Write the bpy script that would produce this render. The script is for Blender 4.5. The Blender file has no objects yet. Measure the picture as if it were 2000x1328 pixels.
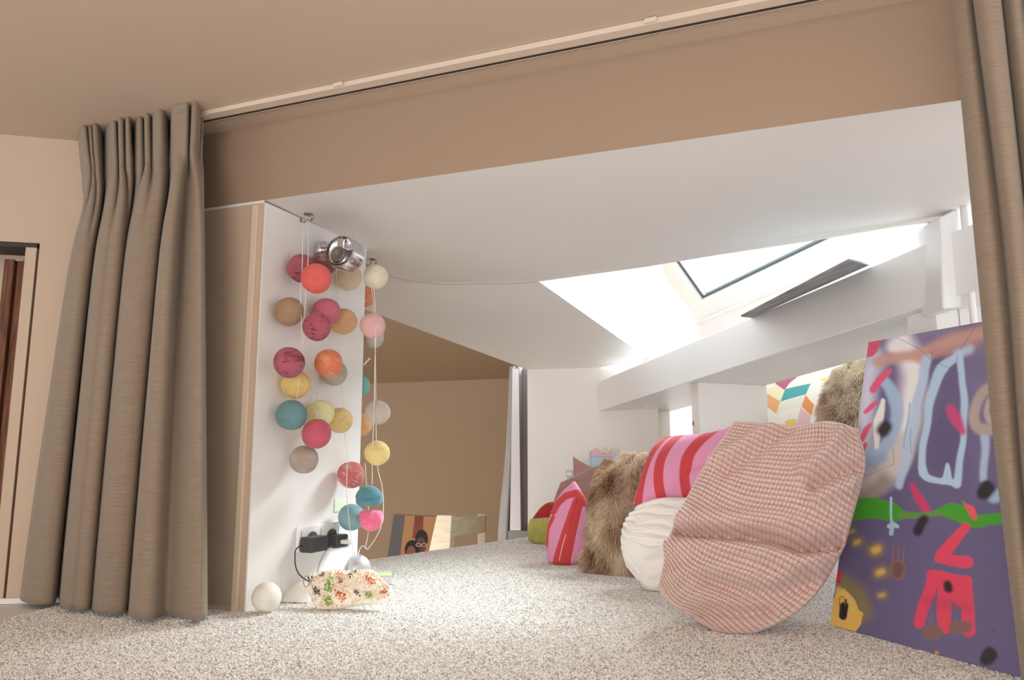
import bpy, bmesh, math, random
import numpy as np
random.seed(7); RNG = np.random.default_rng(7)
SC = bpy.context.scene
COL = SC.collection

# ---------------------------------------------------------------- camera, sky, lights, exposure
F = 1500.0                                   # focal length in photo pixels (2000 wide)
P = math.atan(230 / F)                       # upward pitch
CAM = np.array([0.0, 0.0, 0.33])
cam = bpy.data.cameras.new('camera'); cam.sensor_width = 36.0; cam.lens = 36.0 * F / 2000.0; cam.clip_start = 0.02
camo = bpy.data.objects.new('camera', cam); camo.location = CAM; camo.rotation_euler = (math.pi / 2 + P, 0, 0)
COL.objects.link(camo); SC.camera = camo

W = bpy.data.worlds.new('overcast_sky'); SC.world = W; W.use_nodes = True
W.node_tree.nodes['Background'].inputs[0].default_value = (0.90, 0.95, 1.0, 1)
W.node_tree.nodes['Background'].inputs[1].default_value = 1.25

def area_light(name, loc, target, sx, sy, power, color):
    l = bpy.data.lights.new(name, 'AREA'); l.shape = 'RECTANGLE'; l.size = sx; l.size_y = sy
    l.energy = power; l.color = color
    o = bpy.data.objects.new(name, l); COL.objects.link(o); o.location = loc
    d = np.array(target) - np.array(loc)
    from mathutils import Vector
    o.rotation_euler = Vector(d).to_track_quat('-Z', 'Y').to_euler()
    return o
# daylight falling through the roof window, added warm uplight and fill behind the camera, a lamp in the bedroom beyond
area_light('roof_window_daylight', (5.55, 7.1, 6.9), (0.45, 2.35, 0.45), 5.2, 3.8, 3700, (0.985, 0.99, 1.0))
area_light('uplight_fill', (-0.75, -0.75, 0.12), (-0.1, 0.7, 1.12), 0.9, 0.6, 18, (1.0, 0.91, 0.82))
area_light('room_fill', (-0.8, -2.3, 0.7), (0.1, 1.7, 0.65), 2.4, 1.2, 18, (1.0, 0.91, 0.82))
area_light('bedroom_lamp', (-0.95, 3.25, -0.25), (-0.3, 5.1, 0.0), 0.4, 0.4, 6.0, (1.0, 0.85, 0.68))

SC.view_settings.view_transform = 'Standard'
SC.view_settings.look = 'None'
SC.view_settings.gamma = 1.0
SC.view_settings.use_curve_mapping = False
SC.view_settings.exposure = 0.29
SC.cycles.max_bounces = 10; SC.cycles.diffuse_bounces = 6; SC.cycles.caustics_refractive = False; SC.cycles.caustics_reflective = False

# ---------------------------------------------------------------- geometry helpers
def ray(x, y):
    a = (np.asarray(x, float) - 1000) / F; b = -(np.asarray(y, float) - 664) / F
    return np.stack([a, -b * math.sin(P) + math.cos(P), b * math.cos(P) + math.sin(P)], -1)
def hit(x, y, n, p0):
    d = ray(x, y); n = np.asarray(n, float)
    t = np.dot(n, np.asarray(p0) - CAM) / (d @ n)
    return CAM + d * t[..., None] if d.ndim > 1 else CAM + d * t
def carpet(x, y): return hit(x, y, (0, 0, 1), (0, 0, 0))
def atY(x, y, Y):
    d = ray(x, y); return CAM + d * (Y / d[..., 1:2] if d.ndim > 1 else Y / d[1])
def proj(p):
    v = np.asarray(p, float) - CAM
    f = v[..., 1] * math.cos(P) + v[..., 2] * math.sin(P); u = -v[..., 1] * math.sin(P) + v[..., 2] * math.cos(P)
    return 1000 + F * v[..., 0] / f, 664 - F * u / f
def unit(v): v = np.asarray(v, float); return v / np.linalg.norm(v)
Z = np.array([0, 0, 1.0])

def lin(c):
    c = np.asarray(c, float) / 255.0
    return np.where(c <= 0.04045, c / 12.92, ((c + 0.055) / 1.055) ** 2.4)

def props(o, label=None, cat=None, group=None, kind=None):
    if label: o['label'] = label
    if cat: o['category'] = cat
    if group: o['group'] = group
    if kind: o['kind'] = kind
    return o
def empty(name, loc, label, cat, group=None):
    o = bpy.data.objects.new(name, None); COL.objects.link(o); o.location = [float(x) for x in loc]
    o.empty_display_size = 0.03
    return props(o, label, cat, group)
def world_loc(o):
    l = np.zeros(3)
    while o is not None: l = l + np.array(o.location); o = o.parent
    return l
def mk(name, verts, faces, mat, parent=None, smooth=False, col=None):
    verts = np.asarray(verts, float).reshape(-1, 3)
    if parent is not None: verts = verts - world_loc(parent)
    me = bpy.data.meshes.new(name); me.from_pydata(verts.tolist(), [], [list(map(int, f)) for f in faces])
    me.materials.append(mat)
    if smooth: me.polygons.foreach_set('use_smooth', [True] * len(me.polygons))
    if col is not None:
        a = me.color_attributes.new('col', 'FLOAT_COLOR', 'POINT')
        c4 = np.ones((len(verts), 4)); c4[:, :3] = col
        a.data.foreach_set('color', c4.ravel())
    me.update()
    o = bpy.data.objects.new(name, me); COL.objects.link(o)
    if parent is not None: o.parent = parent
    return o
def fix_normals(o):
    bm = bmesh.new(); bm.from_mesh(o.data); bmesh.ops.recalc_face_normals(bm, faces=bm.faces); bm.to_mesh(o.data); bm.free(); return o
def prism(name, poly, ext, mat, parent=None, bevel=0.0):
    """closed solid: polygon pushed along the vector ext"""
    poly = [np.asarray(p, float) for p in poly]; n = len(poly); e = np.asarray(ext, float)
    v = poly + [p + e for p in poly]
    f = [list(range(n)), list(range(2 * n - 1, n - 1, -1))] + [[i, i + n, (i + 1) % n + n, (i + 1) % n] for i in range(n)]
    o = fix_normals(mk(name, v, f, mat, parent))
    if bevel:
        m = o.modifiers.new('bevel', 'BEVEL'); m.width = bevel; m.segments = 3; m.limit_method = 'ANGLE'
    return o
def box(name, o0, ax, ay, az, mat, parent=None, bevel=0.0):
    o0, ax, ay, az = [np.asarray(q, float) for q in (o0, ax, ay, az)]
    return prism(name, [o0, o0 + ax, o0 + ax + ay, o0 + ay], az, mat, parent, bevel)
def catmull(pts, k=6):
    p = np.asarray(pts, float)
    if len(p) < 3: return np.array([p[0] + (p[-1] - p[0]) * t for t in np.linspace(0, 1, k + 1)])
    q = np.vstack([2 * p[0] - p[1], p, 2 * p[-1] - p[-2]]); out = []
    for i in range(1, len(q) - 2):
        for t in np.linspace(0, 1, k, endpoint=False):
            a, b, c, d = q[i - 1], q[i], q[i + 1], q[i + 2]
            out.append(0.5 * (2 * b + (c - a) * t + (2 * a - 5 * b + 4 * c - d) * t * t + (3 * b - a - 3 * c + d) * t ** 3))
    out.append(p[-1]); return np.array(out)
def tube(name, pts, r, mat, parent=None, seg=8, smooth_k=6):
    p = catmull(pts, smooth_k) if smooth_k else np.asarray(pts, float)
    T = np.gradient(p, axis=0); T /= np.linalg.norm(T, axis=1)[:, None] + 1e-12
    v = []; up = np.array([0.31, 0.2, 0.93])
    for q, t in zip(p, T):
        a = np.cross(t, up)
        if np.linalg.norm(a) < 1e-3: a = np.cross(t, [1, 0, 0])
        a = unit(a); b = np.cross(t, a)
        for k in range(seg):
            w = 2 * math.pi * k / seg; v.append(q + r * (a * math.cos(w) + b * math.sin(w)))
    f = []
    for i in range(len(p) - 1):
        for k in range(seg):
            f.append([i * seg + k, i * seg + (k + 1) % seg, (i + 1) * seg + (k + 1) % seg, (i + 1) * seg + k])
    f.append(list(range(seg))[::-1]); f.append([(len(p) - 1) * seg + k for k in range(seg)])
    return mk(name, v, f, mat, parent, True)
def lathe(name, base, axis, prof, mat, parent=None, seg=40, smooth=True):
    """prof: (radius, distance along axis)"""
    ax = unit(axis); a = unit(np.cross(ax, [0.2, 0.1, 1])); b = np.cross(ax, a); base = np.asarray(base, float)
    v = []; f = []; n = len(prof)
    for r, t in prof:
        for k in range(seg):
            w = 2 * math.pi * k / seg; v.append(base + ax * t + r * (a * math.cos(w) + b * math.sin(w)))
    for i in range(n - 1):
        for k in range(seg): f.append([i * seg + k, i * seg + (k + 1) % seg, (i + 1) * seg + (k + 1) % seg, (i + 1) * seg + k])
    f.append(list(range(seg))[::-1]); f.append([(n - 1) * seg + k for k in range(seg)])
    o = mk(name, v, f, mat, parent, smooth)
    if smooth:
        m = o.modifiers.new('edges', 'EDGE_SPLIT'); m.split_angle = math.radians(35)
    return o

# ---------------------------------------------------------------- materials
def mat(name, rgb, rough=0.6, metal=0.0, var=0.0, vscale=6.0, bump=0.0, bscale=80.0, stretch=(1, 1, 1), spec=0.4, attr=None,
        sheen=0.0, trans=0.0, var2=None, bdist=0.002):
    m = bpy.data.materials.new(name); m.use_nodes = True; nt = m.node_tree; N = nt.nodes; L = nt.links
    b = N['Principled BSDF']; b.inputs['Roughness'].default_value = rough; b.inputs['Metallic'].default_value = metal
    b.inputs['Specular IOR Level'].default_value = spec
    if sheen: b.inputs['Sheen Weight'].default_value = sheen; b.inputs['Sheen Roughness'].default_value = 0.5
    if trans: b.inputs['Transmission Weight'].default_value = trans
    c = lin(rgb) if rgb is not None else np.array([.5, .5, .5])
    b.inputs['Base Color'].default_value = (*c, 1)
    tc = N.new('ShaderNodeTexCoord'); mp = N.new('ShaderNodeMapping'); mp.inputs['Scale'].default_value = stretch
    L.new(tc.outputs['Object'], mp.inputs['Vector'])
    src = None
    if attr:
        at = N.new('ShaderNodeAttribute'); at.attribute_name = attr; src = at.outputs['Color']
        L.new(src, b.inputs['Base Color'])
    if var:
        nz = N.new('ShaderNodeTexNoise'); nz.inputs['Scale'].default_value = vscale; nz.inputs['Detail'].default_value = 4
        L.new(mp.outputs[0], nz.inputs['Vector'])
        mx = N.new('ShaderNodeMix'); mx.data_type = 'RGBA'; mx.blend_type = 'MULTIPLY'; mx.inputs[0].default_value = 1
        rp = N.new('ShaderNodeValToRGB'); rp.color_ramp.elements[0].position = 0.3; rp.color_ramp.elements[1].position = 0.7
        lo = max(0, 1 - var); rp.color_ramp.elements[0].color = (lo, lo, lo, 1); rp.color_ramp.elements[1].color = (1, 1, 1, 1)
        L.new(nz.outputs['Fac'], rp.inputs[0]); L.new(rp.outputs[0], mx.inputs[7])
        if src: L.new(src, mx.inputs[6])
        else: mx.inputs[6].default_value = (*c, 1)
        L.new(mx.outputs[2], b.inputs['Base Color'])
    if bump:
        n2 = N.new('ShaderNodeTexNoise'); n2.inputs['Scale'].default_value = bscale; n2.inputs['Detail'].default_value = 3
        L.new(mp.outputs[0], n2.inputs['Vector'])
        bp = N.new('ShaderNodeBump'); bp.inputs['Strength'].default_value = bump; bp.inputs['Distance'].default_value = bdist
        L.new(n2.outputs['Fac'], bp.inputs['Height']); L.new(bp.outputs[0], b.inputs['Normal'])
    return m

M_white = mat('white_niche_paint', (232, 229, 226), 0.55, var=0.03, vscale=3, bump=0.12, bscale=26, bdist=0.003)
M_gloss = mat('white_gloss_paint', (234, 234, 234), 0.35, var=0.03, vscale=5, bump=0.15, bscale=14, bdist=0.003)
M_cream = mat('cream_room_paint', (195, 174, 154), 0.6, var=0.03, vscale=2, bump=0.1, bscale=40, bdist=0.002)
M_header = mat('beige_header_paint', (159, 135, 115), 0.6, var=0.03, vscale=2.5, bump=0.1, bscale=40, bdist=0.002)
M_brown = mat('warm_bedroom_paint', (172, 148, 122), 0.7, var=0.04, vscale=1.5, bump=0.08, bscale=40)
M_trimc = mat('light_trim_paint', (216, 197, 176), 0.5)
M_rail = mat('white_rail_enamel', (212, 196, 178), 0.4)
M_dark = mat('dark_slot', (60, 52, 46), 0.7)
M_black = mat('black_plastic', (62, 62, 65), 0.45, bump=0.08, bscale=300)
M_chrome = mat('polished_chrome', (215, 215, 218), 0.07, metal=1.0)
M_steel = mat('dull_steel', (150, 146, 140), 0.3, metal=1.0)
M_plastic = mat('white_plastic', (236, 235, 233), 0.3)
M_cable = mat('clear_cable', (214, 206, 198), 0.35, spec=0.5)
M_grey = mat('grey_reveal', (150, 138, 124), 0.6)

# ================================================================= SETTING
az = math.radians(22.45)
D = np.array([math.sin(az), math.cos(az), 0]); H = np.array([math.cos(az), -math.sin(az), 0])   # D into the niche, H along the header to the right
K = carpet(476, 1197)                                         # foot of the jamb's near corner
on_header = lambda x, y: hit(x, y, D, K)
on_jamb = lambda x, y: hit(x, y, H, K)
SN = unit((0.021, 0.020, 1.0)); SP = on_header(518, 391)      # flat niche ceiling
on_soffit = lambda x, y: hit(x, y, SN, SP)
CN = unit((0.0111, -0.0046, 1.0)); CP = on_header(400, 264)   # room ceiling
on_ceiling = lambda x, y: hit(x, y, CN, CP)
def zplane(p, n, p0): n = np.asarray(n); return p0[2] - (n[0] * (p[0] - p0[0]) + n[1] * (p[1] - p0[1])) / n[2]
zs = lambda p: zplane(p, SN, SP)
zc = lambda p: zplane(p, CN, CP)
def lift(p, z): return np.array([p[0], p[1], z])

S0 = on_soffit(1050, 548); C1 = atY(1030, 722, 3.35); E1 = atY(715, 605, 2.75)
QN = unit(np.cross(C1 - E1, S0 - E1)); QN = QN if QN[2] > 0 else -QN
on_slope = lambda x, y: hit(x, y, QN, E1)
S1 = on_slope(1265, 700); D1 = on_slope(1170, 718)
fold = unit(np.cross(QN, SN)); fold = fold if fold[0] < 0 else -fold
E0 = on_slope(560, 548); FL = S0 + fold * 0.75

# platform floor and carpet outline
edgeL = carpet(705, 1097); edgeR = carpet(1030, 1050); ed = unit(edgeR - edgeL)
edge0 = edgeL - ed * 0.9
kl0 = carpet(0, 1212); kl1 = carpet(130, 1181)
plat = [(-2.0, -0.9, 0), (2.4, -0.9, 0), (2.4, 3.9, 0), (edgeR[0] + 0.4, 3.9, 0), edgeR, edge0, (-2.0, 2.1, 0)]
props(prism('floor', plat, (0, 0, -0.12), M_white), kind='structure')

# niche ceiling: flat part, slope part, hanging lip along the roof-window opening
hA = on_header(500, 393.6); hB = hA + H * 2.6; hB = lift(hB, zs(hB))
lip = [on_soffit(*q) for q in ((1835, 422), (1700, 440), (1600, 456), (1400, 480), (1250, 509))]
R0 = lip[0] + (lip[0] - lip[1]) * 3.0; R0 = lift(R0, zs(R0))
props(prism('ceiling_niche', [hA, hB, R0] + lip + [S0, FL, lift(K + D * 0.5 - H * 0.1, zs(K + D * 0.5 - H * 0.1))], SN * 0.06, M_white), kind='structure')
props(prism('ceiling_slope', [S0, S1, D1, C1, E1, E0, FL], QN * 0.06, M_white), kind='structure')
low = [on_soffit(*q) for q in ((1835, 431), (1700, 450), (1600, 466), (1400, 496), (1250, 521))]
lv = []; up_pts = [R0] + lip + [S0]
lo_pts = [R0 - Z * 0.012] + [hit(*q, unit(np.cross(Z, lip[0] - S0)), lip[0]) for q in ((1835, 431), (1700, 450), (1600, 466), (1400, 496), (1250, 521))] + [S0 - Z * 0.001]
nl = len(up_pts); off = unit(np.cross(Z, lip[0] - S0)); off = off if off[1] > 0 else -off
lv = up_pts + lo_pts + [p + off * 0.012 for p in lo_pts] + [p + off * 0.012 for p in up_pts]
lf = []
for i in range(nl - 1):
    for a, b in ((0, 1), (1, 2), (2, 3), (3, 0)): lf.append([a * nl + i, a * nl + i + 1, b * nl + i + 1, b * nl + i])
lf += [[0, nl, 2 * nl, 3 * nl], [nl - 1, 2 * nl - 1, 3 * nl - 1, 4 * nl - 1]]
props(fix_normals(mk('trim_1', lv, lf, M_white)), kind='structure')

# header beam above the opening, jamb wall, mouldings
hl = K - H * 1.6; hr = K + H * 2.6
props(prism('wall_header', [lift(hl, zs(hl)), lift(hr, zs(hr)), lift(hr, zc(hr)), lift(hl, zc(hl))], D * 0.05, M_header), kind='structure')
jl = K - H * 1.6
props(prism('wall_jamb', [jl, K, K + D * 0.42, jl + D * 0.42], Z * (zs(K) - 0.004), M_cream), kind='structure')
props(prism('wall_niche_lining', [K + H * .0005, K + H * .0045, K + H * .0045 + D * 0.421, K + H * .0005 + D * 0.421], Z * (zs(K) - 0.006), M_white), kind='structure')
tl = on_header(497, 430); tr = on_header(516, 430); tw = np.dot(tr - tl, H)
a = K - H * (tw + 0.002); props(box('trim_2', a - D * 0.0065, H * (tw * 0.55), D * 0.0064, Z * (zs(K) - 0.01), M_trimc, bevel=0.001), kind='structure')
a = lift(jl, zs(jl) - 0.006); props(prism('trim_3', [a - D * .002, lift(K, zs(K) - 0.006) - D * .002, lift(K, zs(K)) - D * .002, lift(jl, zs(jl)) - D * .002], D * 0.0019, M_white), kind='structure')

# room ceiling
c = [hl - H * 0.6, hr, hr - D * 5.5, hl - H * 0.6 - D * 5.5]
props(prism('ceiling', [lift(q, zc(q)) for q in c], Z * 0.06, M_cream), kind='structure')

# left wall with its framed opening
wa = on_ceiling(0, 262); wb = on_ceiling(150, 275); wd = unit((wb - wa) * [1, 1, 0]); wn = np.array([-wd[1], wd[0], 0])   # wn away from camera
on_lw = lambda x, y: hit(x, y, wn, wa)
oa = on_lw(0, 471); ob = on_lw(78, 475)
zt = ob[2]; sB = ob
Lw = lambda s, z: lift(ob + wd * s, z)
props(prism('wall_left', [Lw(-1.3, zt), Lw(0, zt), Lw(0, -0.1), Lw(0.55, -0.1), Lw(0.55, zc(Lw(0.55, 0))), Lw(-1.3, zc(Lw(-1.3, 0)))], wn * 0.05, M_cream), kind='structure')
fr = props(prism('trim_4', [Lw(-0.030, zt - 0.012), Lw(-0.006, zt - 0.012), Lw(-0.006, -0.1), Lw(-0.030, -0.1)], wn * 0.09, M_cream), kind='structure')
props(prism('trim_5', [Lw(-1.3, zt - 0.012), Lw(-0.006, zt - 0.012), Lw(-0.006, zt - 0.001), Lw(-1.3, zt - 0.001)], wn * 0.09, M_dark), kind='structure')
props(prism('wall_beyond_opening', [Lw(-1.3, zt + .1) + wn * 0.35, Lw(0.05, zt + .1) + wn * 0.35, Lw(0.05, -0.2) + wn * 0.35, Lw(-1.3, -0.2) + wn * 0.35], wn * 0.03, M_grey), kind='structure')
M_oldwood = mat('old_red_brown_wood', (142, 92, 66), 0.65, var=0.7, vscale=30, stretch=(6, 6, 0.35), bump=0.6, bscale=60)
pw = empty('wooden_post', Lw(-0.09, -0.1) + wn * 0.14, 'old red-brown wooden post standing inside the framed opening beside the left curtain', 'post')
pl0 = on_lw(4, 600); 
for i, (x0, x1, dep) in enumerate(((-0.115, -0.092, 0.10), (-0.091, -0.073, 0.115), (-0.072, -0.052, 0.10))):
    box('plank', Lw(x0, -0.1) + wn * dep, wd * (x1 - x0), wn * 0.03, Z * (zt + 0.08), M_oldwood, pw, 0.002)
# white floor strip between the carpet and the left wall
s0 = carpet(-60, 1228); s1 = carpet(150, 1176)
props(prism('baseboard_left', [Lw(-0.6, 0.001) - wn * .012, Lw(0.55, 0.001) - wn * .012, Lw(0.55, 0.001) - wn * .0005, Lw(-0.6, 0.001) - wn * .0005], Z * 0.012, M_white), kind='structure')

# sloping wall plate (beam) on the right, its partitions, back wall
Pf = atY(1170, 775, D1[1] - 0.02); Pn = atY(1838, 525, 1.72)
bh = unit((Pn - Pf) * [1, 1, 0]); NN = np.array([-bh[1], bh[0], 0]); NN = NN if NN[0] > 0 else -NN
on_beam = lambda x, y: hit(x, y, NN, Pf)
ft, fb, nt_, nb_ = [on_beam(*q) for q in ((1170, 745), (1170, 803), (1838, 463), (1838, 588))]
ext = 0.12
nt2 = nt_ + unit(nt_ - ft) * ext; nb2 = nb_ + unit(nb_ - fb) * ext
beam = props(prism('beam_right', [ft, fb, nb2, nt2], NN * 0.33, M_gloss, bevel=0.004), kind='structure')
bd = unit(nb_ - fb)
def bpt(t, w, z=None):
    p = Pf + bh * t + NN * w
    zz = fb[2] + (nb_[2] - fb[2]) * (np.dot(p - fb, bh) / np.dot(nb_ - fb, bh))
    return lift(p, zz if z is None else z)
# thin planted lath along the beam's lower edge
l0 = on_beam(1180, 797); l1 = on_beam(1838, 577)
props(prism('trim_6', [l0, l1, l1 - Z * .009, l0 - Z * .006], -NN * 0.002, M_gloss), kind='structure')
def partition(name, t0, t1, w0, w1):
    base = [bpt(t0, w0, 0), bpt(t1, w0, 0), bpt(t1, w1, 0), bpt(t0, w1, 0)]
    v = base + [bpt(t, w) - Z * 0.0005 for t, w in ((t0, w0), (t1, w0), (t1, w1), (t0, w1))]
    o = fix_normals(mk(name, v, [[0, 1, 2, 3], [4, 5, 6, 7], [0, 1, 5, 4], [1, 2, 6, 5], [2, 3, 7, 6], [3, 0, 4, 7]], M_white))
    return props(o, kind='structure')
partition('wall_partition', 0.022, 0.046, 0.118, 0.318)
partition('wall_partition.001', 0.612, 0.655, 0.035, 0.329)
partition('wall_partition.002', 1.52, 1.60, 0.035, 0.329)
# end wall of the niche (far panel)
wdir = unit((D1 - C1) * [1, 1, 0]); wend = C1 + wdir * float(np.dot(bpt(0.0, 0.30, 0) - C1, wdir))
props(prism('wall_back', [lift(C1, -0.6), lift(wend, -0.6), lift(wend, 0.72), D1 + Z*0.004, C1 + Z*0.004], np.cross(Z, wdir) * 0.04 * (1 if np.cross(Z, wdir)[1] > 0 else -1), M_white), kind='structure')

# ---------------- roof window and its reveal
G = atY(1372, 583, 3.7); ph = math.radians(50)
ua = -NN * math.cos(ph) + Z * math.sin(ph); wnm = unit(np.cross(ua, bd)); wnm = wnm if np.dot(wnm, NN) > 0 else -wnm   # outward
Wl, Wh = 1.75, 0.85
wp = lambda s, h, d=0.0: G + bd * s + ua * h + wnm * d
M_frame = mat('white_window_enamel', (240, 242, 242), 0.35)
M_gasket = mat('grey_rubber_gasket', (92, 98, 100), 0.5)
win = empty('window_1', G, None, None); props(win, kind='structure')
def wbox(name, s0, s1, h0, h1, d0, d1, m, bevel=0): return box(name, wp(s0, h0, d0), bd * (s1 - s0), ua * (h1 - h0), wnm * (d1 - d0), m, win, bevel)
wbox('window_frame', -0.11, 0, -0.10, Wh + .1, -0.02, 0.05, M_frame, .003)
wbox('window_frame', 0.0005, Wl, -0.10, 0, -0.02, 0.05, M_frame, .003)
wbox('window_frame', Wl+.0005, Wl + .1, -0.10, Wh + .1, -0.02, 0.05, M_frame, .003)
wbox('window_frame', 0.0005, Wl, Wh, Wh + .1, -0.02, 0.05, M_frame, .003)
wbox('gasket', 0.001, 0.014, 0.001, Wh - .001, 0.0, 0.03, M_gasket)
wbox('gasket', 0.0145, Wl - .001, 0.001, 0.009, 0.0, 0.03, M_gasket)
wbox('sash', 0.0145, 0.024, 0.0095, Wh - .001, 0.004, 0.03, M_frame)
mg = bpy.data.materials.new('window_glass'); mg.use_nodes = True
nt = mg.node_tree; nt.nodes.clear(); out = nt.nodes.new('ShaderNodeOutputMaterial'); tr_ = nt.nodes.new('ShaderNodeBsdfTransparent'); gl = nt.nodes.new('ShaderNodeBsdfGlossy'); mx = nt.nodes.new('ShaderNodeMixShader')
tr_.inputs[0].default_value = (0.90, 0.95, 0.95, 1); gl.inputs['Roughness'].default_value = 0.02; mx.inputs[0].default_value = 0.06
nt.links.new(tr_.outputs[0], mx.inputs[1]); nt.links.new(gl.outputs[0], mx.inputs[2]); nt.links.new(mx.outputs[0], out.inputs[0])
wbox('pane', 0.0145, Wl - .002, 0.0092, Wh - .002, 0.012, 0.016, mg)
# reveal walls
M_pinkwhite = mat('white_reveal_pink_stain', (250, 222, 226), 0.5, var=0.05, vscale=5)
M_pale = mat('white_reveal_paint', (240, 241, 241), 0.5)
hs = unit((S1 - S0) * [1, 1, 0]); hn = np.cross(Z, hs)
hn = hn if hn[0] < 0 else -hn
props(prism('wall_reveal_left', [S0, S1, lift(S1, 1.7), lift(S0, 1.7)], hn * 0.04, M_pale), kind='structure')
f2 = atY(1296, 690, 3.165)
props(prism('wall_reveal_end', [lift(S1, S1[2] - .2), lift(f2, S1[2] - .2), lift(f2, 1.7), lift(S1, 1.7)], unit(np.cross(Z, f2 - S1)) * 0.03 * (1 if np.cross(Z, f2 - S1)[1] > 0 else -1), M_white), kind='structure')
Yb = 3.168
pb = [atY(*q, Yb) for q in ((1252, 505), (1292, 505), (1328, 690), (1290, 702))]
props(prism('trim_7', pb, (0, 0.03, 0), M_pinkwhite), kind='structure')
jq = [atY(*q, 3.98) for q in ((1225, 500), (1352, 500), (1365, 1000), (1225, 1000))]
props(prism('wall_reveal_back', jq, (0, 0.03, 0), M_pale), kind='structure')
# wall below the roof window, with its ledge
lo0, lo1 = wp(-0.10, -0.10, -0.02), wp(Wl + .1, -0.10, -0.02)
props(prism('wall_below_window', [lo0, lo1, lift(lo1, 0.0), lift(lo0, 0.0)], NN * 0.04, M_pale), kind='structure')
props(prism('trim_8', [lo0 - Z * .004, lo1 - Z * .004, lo1 - Z * .004 - NN * .03, lo0 - Z * .004 - NN * .03], -Z * .012, M_frame), kind='structure')
# dark flap lying against the beam top
M_slate = mat('dark_grey_board', (158, 159, 162), 0.5, var=0.55, vscale=9, stretch=(1, 1, 5))
fl0, fl1 = on_beam(1466, 622), on_beam(1697, 519)
fn = unit(np.cross(fl1 - fl0, NN * 0.8 + Z * 0.3)); fn = fn if fn[2] > 0 else -fn
fo_ = NN * .003 + Z * .002
fp = [fl0 + fo_, fl1 + fo_, hit(1657, 511, fn, fl0) + fo_, hit(1446, 620, fn, fl0) + fo_]
props(prism('grey_board', fp, fn * 0.004, M_slate), 'thin dark grey board lying on top of the white beam under the roof window', 'board')

# right end: block, pipe, bracket, wall piece behind the curtain
Yr = 1.69
def face_box(name, quad, Y, depth, m, bevel=0.002, label=None, cat=None, kind='structure'):
    o = prism(name, [atY(*q, Y) for q in quad], (0, depth, 0), m, bevel=bevel); return props(o, label, cat, kind=kind)
face_box('trim_9', ((1836, 424), (1874, 404), (1880, 600), (1842, 604)), Yr, 0.10, M_gloss, 0.006)
face_box('trim_10', ((1850, 350), (1884, 343), (1886, 382), (1854, 387)), Yr + .01, 0.10, M_gloss, 0.006)
pq0, pq1 = atY(1881, 400, Yr - .02), atY(1897, 690, Yr - .02)
pq1 = lift(pq0, 0.0)
pipe = tube('drain_pipe', [lift(pq0, zs(pq0)), lift(pq0, .65), lift(pq0, 0.002)], 0.0075, M_gloss, None, 14, 2); props(pipe, 'slim white painted pipe running down beside the right curtain', 'pipe')
wr0 = atY(1864, 500, Yr + .115); 
props(prism('wall_right_end', [lift(wr0, 0), lift(wr0 + H * 1.2, 0), lift(wr0 + H * 1.2, zs(wr0 + H * 1.2)), lift(wr0, zs(wr0))], D * 0.05, M_white), kind='structure')

# ---------------- bedroom beyond the platform edge
B0 = atY(560, 772, 5.1); B1 = atY(1100, 724, 5.05); bdir = unit((B1 - B0) * [1, 1, 0]); bn = np.cross(Z, bdir); bn = bn if bn[1] > 0 else -bn
on_bw = lambda x, y: hit(x, y, bn, B0)
bl, br = B0 - bdir * 1.8, B1 + bdir * 1.2
props(prism('wall_bedroom', [lift(bl, -1.6), lift(br, -1.6), lift(br, B1[2]), lift(bl, B0[2])], bn * 0.05, M_brown), kind='structure')
up = -bn * 1.75 + Z * 0.80; bc1 = bl + (br - bl) * 0.80; bc1[2] = 0
zl = lambda p: B0[2] + (B1[2] - B0[2]) * np.dot(p - bl, bdir) / np.dot(br - bl, bdir)
props(prism('ceiling_bedroom', [lift(bl, zl(bl)), lift(bc1, zl(bc1)), lift(bc1, zl(bc1)) + up, lift(bl, zl(bl)) + up], Z * 0.05, M_brown), kind='structure')
wr_ = C1 + wdir * .12 + np.array([0, .06, 0])
props(prism('wall_sky_block', [lift(wr_, -1.6), lift(wr_ + np.array([.25, 2.2, 0]), -1.6), lift(wr_ + np.array([.25, 2.2, 0]), 1.2), lift(wr_, .70)], (0.04, 0, 0), M_brown), kind='structure')  # unseen wall added to keep sky light out of the bedroom
props(prism('wall_bedroom_left', [lift(bl + bdir * .9, -1.6), lift(bl + bdir * .9 - bn * 2.4, -1.6), lift(bl + bdir * .9 - bn * 2.4, 1.9), lift(bl + bdir * .9, 1.9)], -bdir * 0.05, M_brown), kind='structure')
props(prism('floor_bedroom', [lift(bl, -1.6), lift(br, -1.6), lift(br, -1.6) - bn * 3, lift(bl, -1.6) - bn * 3], -Z * 0.05, M_brown), kind='structure')

# ================================================================= CARPET PILE
def tuft_mesh():
    bm = bmesh.new(); bmesh.ops.create_icosphere(bm, subdivisions=1, radius=1)
    for v in bm.verts:
        k = 1 + 0.35 * random.uniform(-1, 1); v.co *= k; v.co.z *= 1.25; v.co.x *= 0.75
    me = bpy.data.meshes.new('tuft'); bm.to_mesh(me); bm.free(); return me
m = bpy.data.materials.new('carpet_yarn'); m.use_nodes = True; nt = m.node_tree; b = nt.nodes['Principled BSDF']; b.inputs['Roughness'].default_value = 0.85; b.inputs['Specular IOR Level'].default_value = 0.15
oi = nt.nodes.new('ShaderNodeObjectInfo'); rp = nt.nodes.new('ShaderNodeValToRGB'); rp.color_ramp.interpolation = 'LINEAR'
els = rp.color_ramp.elements; els[0].position = 0; els[0].color = (*lin((158, 152, 146)), 1); els[1].position = 1; els[1].color = (*lin((252, 250, 248)), 1)
for ps, cc in ((0.22, (206, 202, 197)), (0.5, (232, 229, 225)), (0.8, (242, 240, 237))):
    e = els.new(ps); e.color = (*lin(cc), 1)
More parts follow.
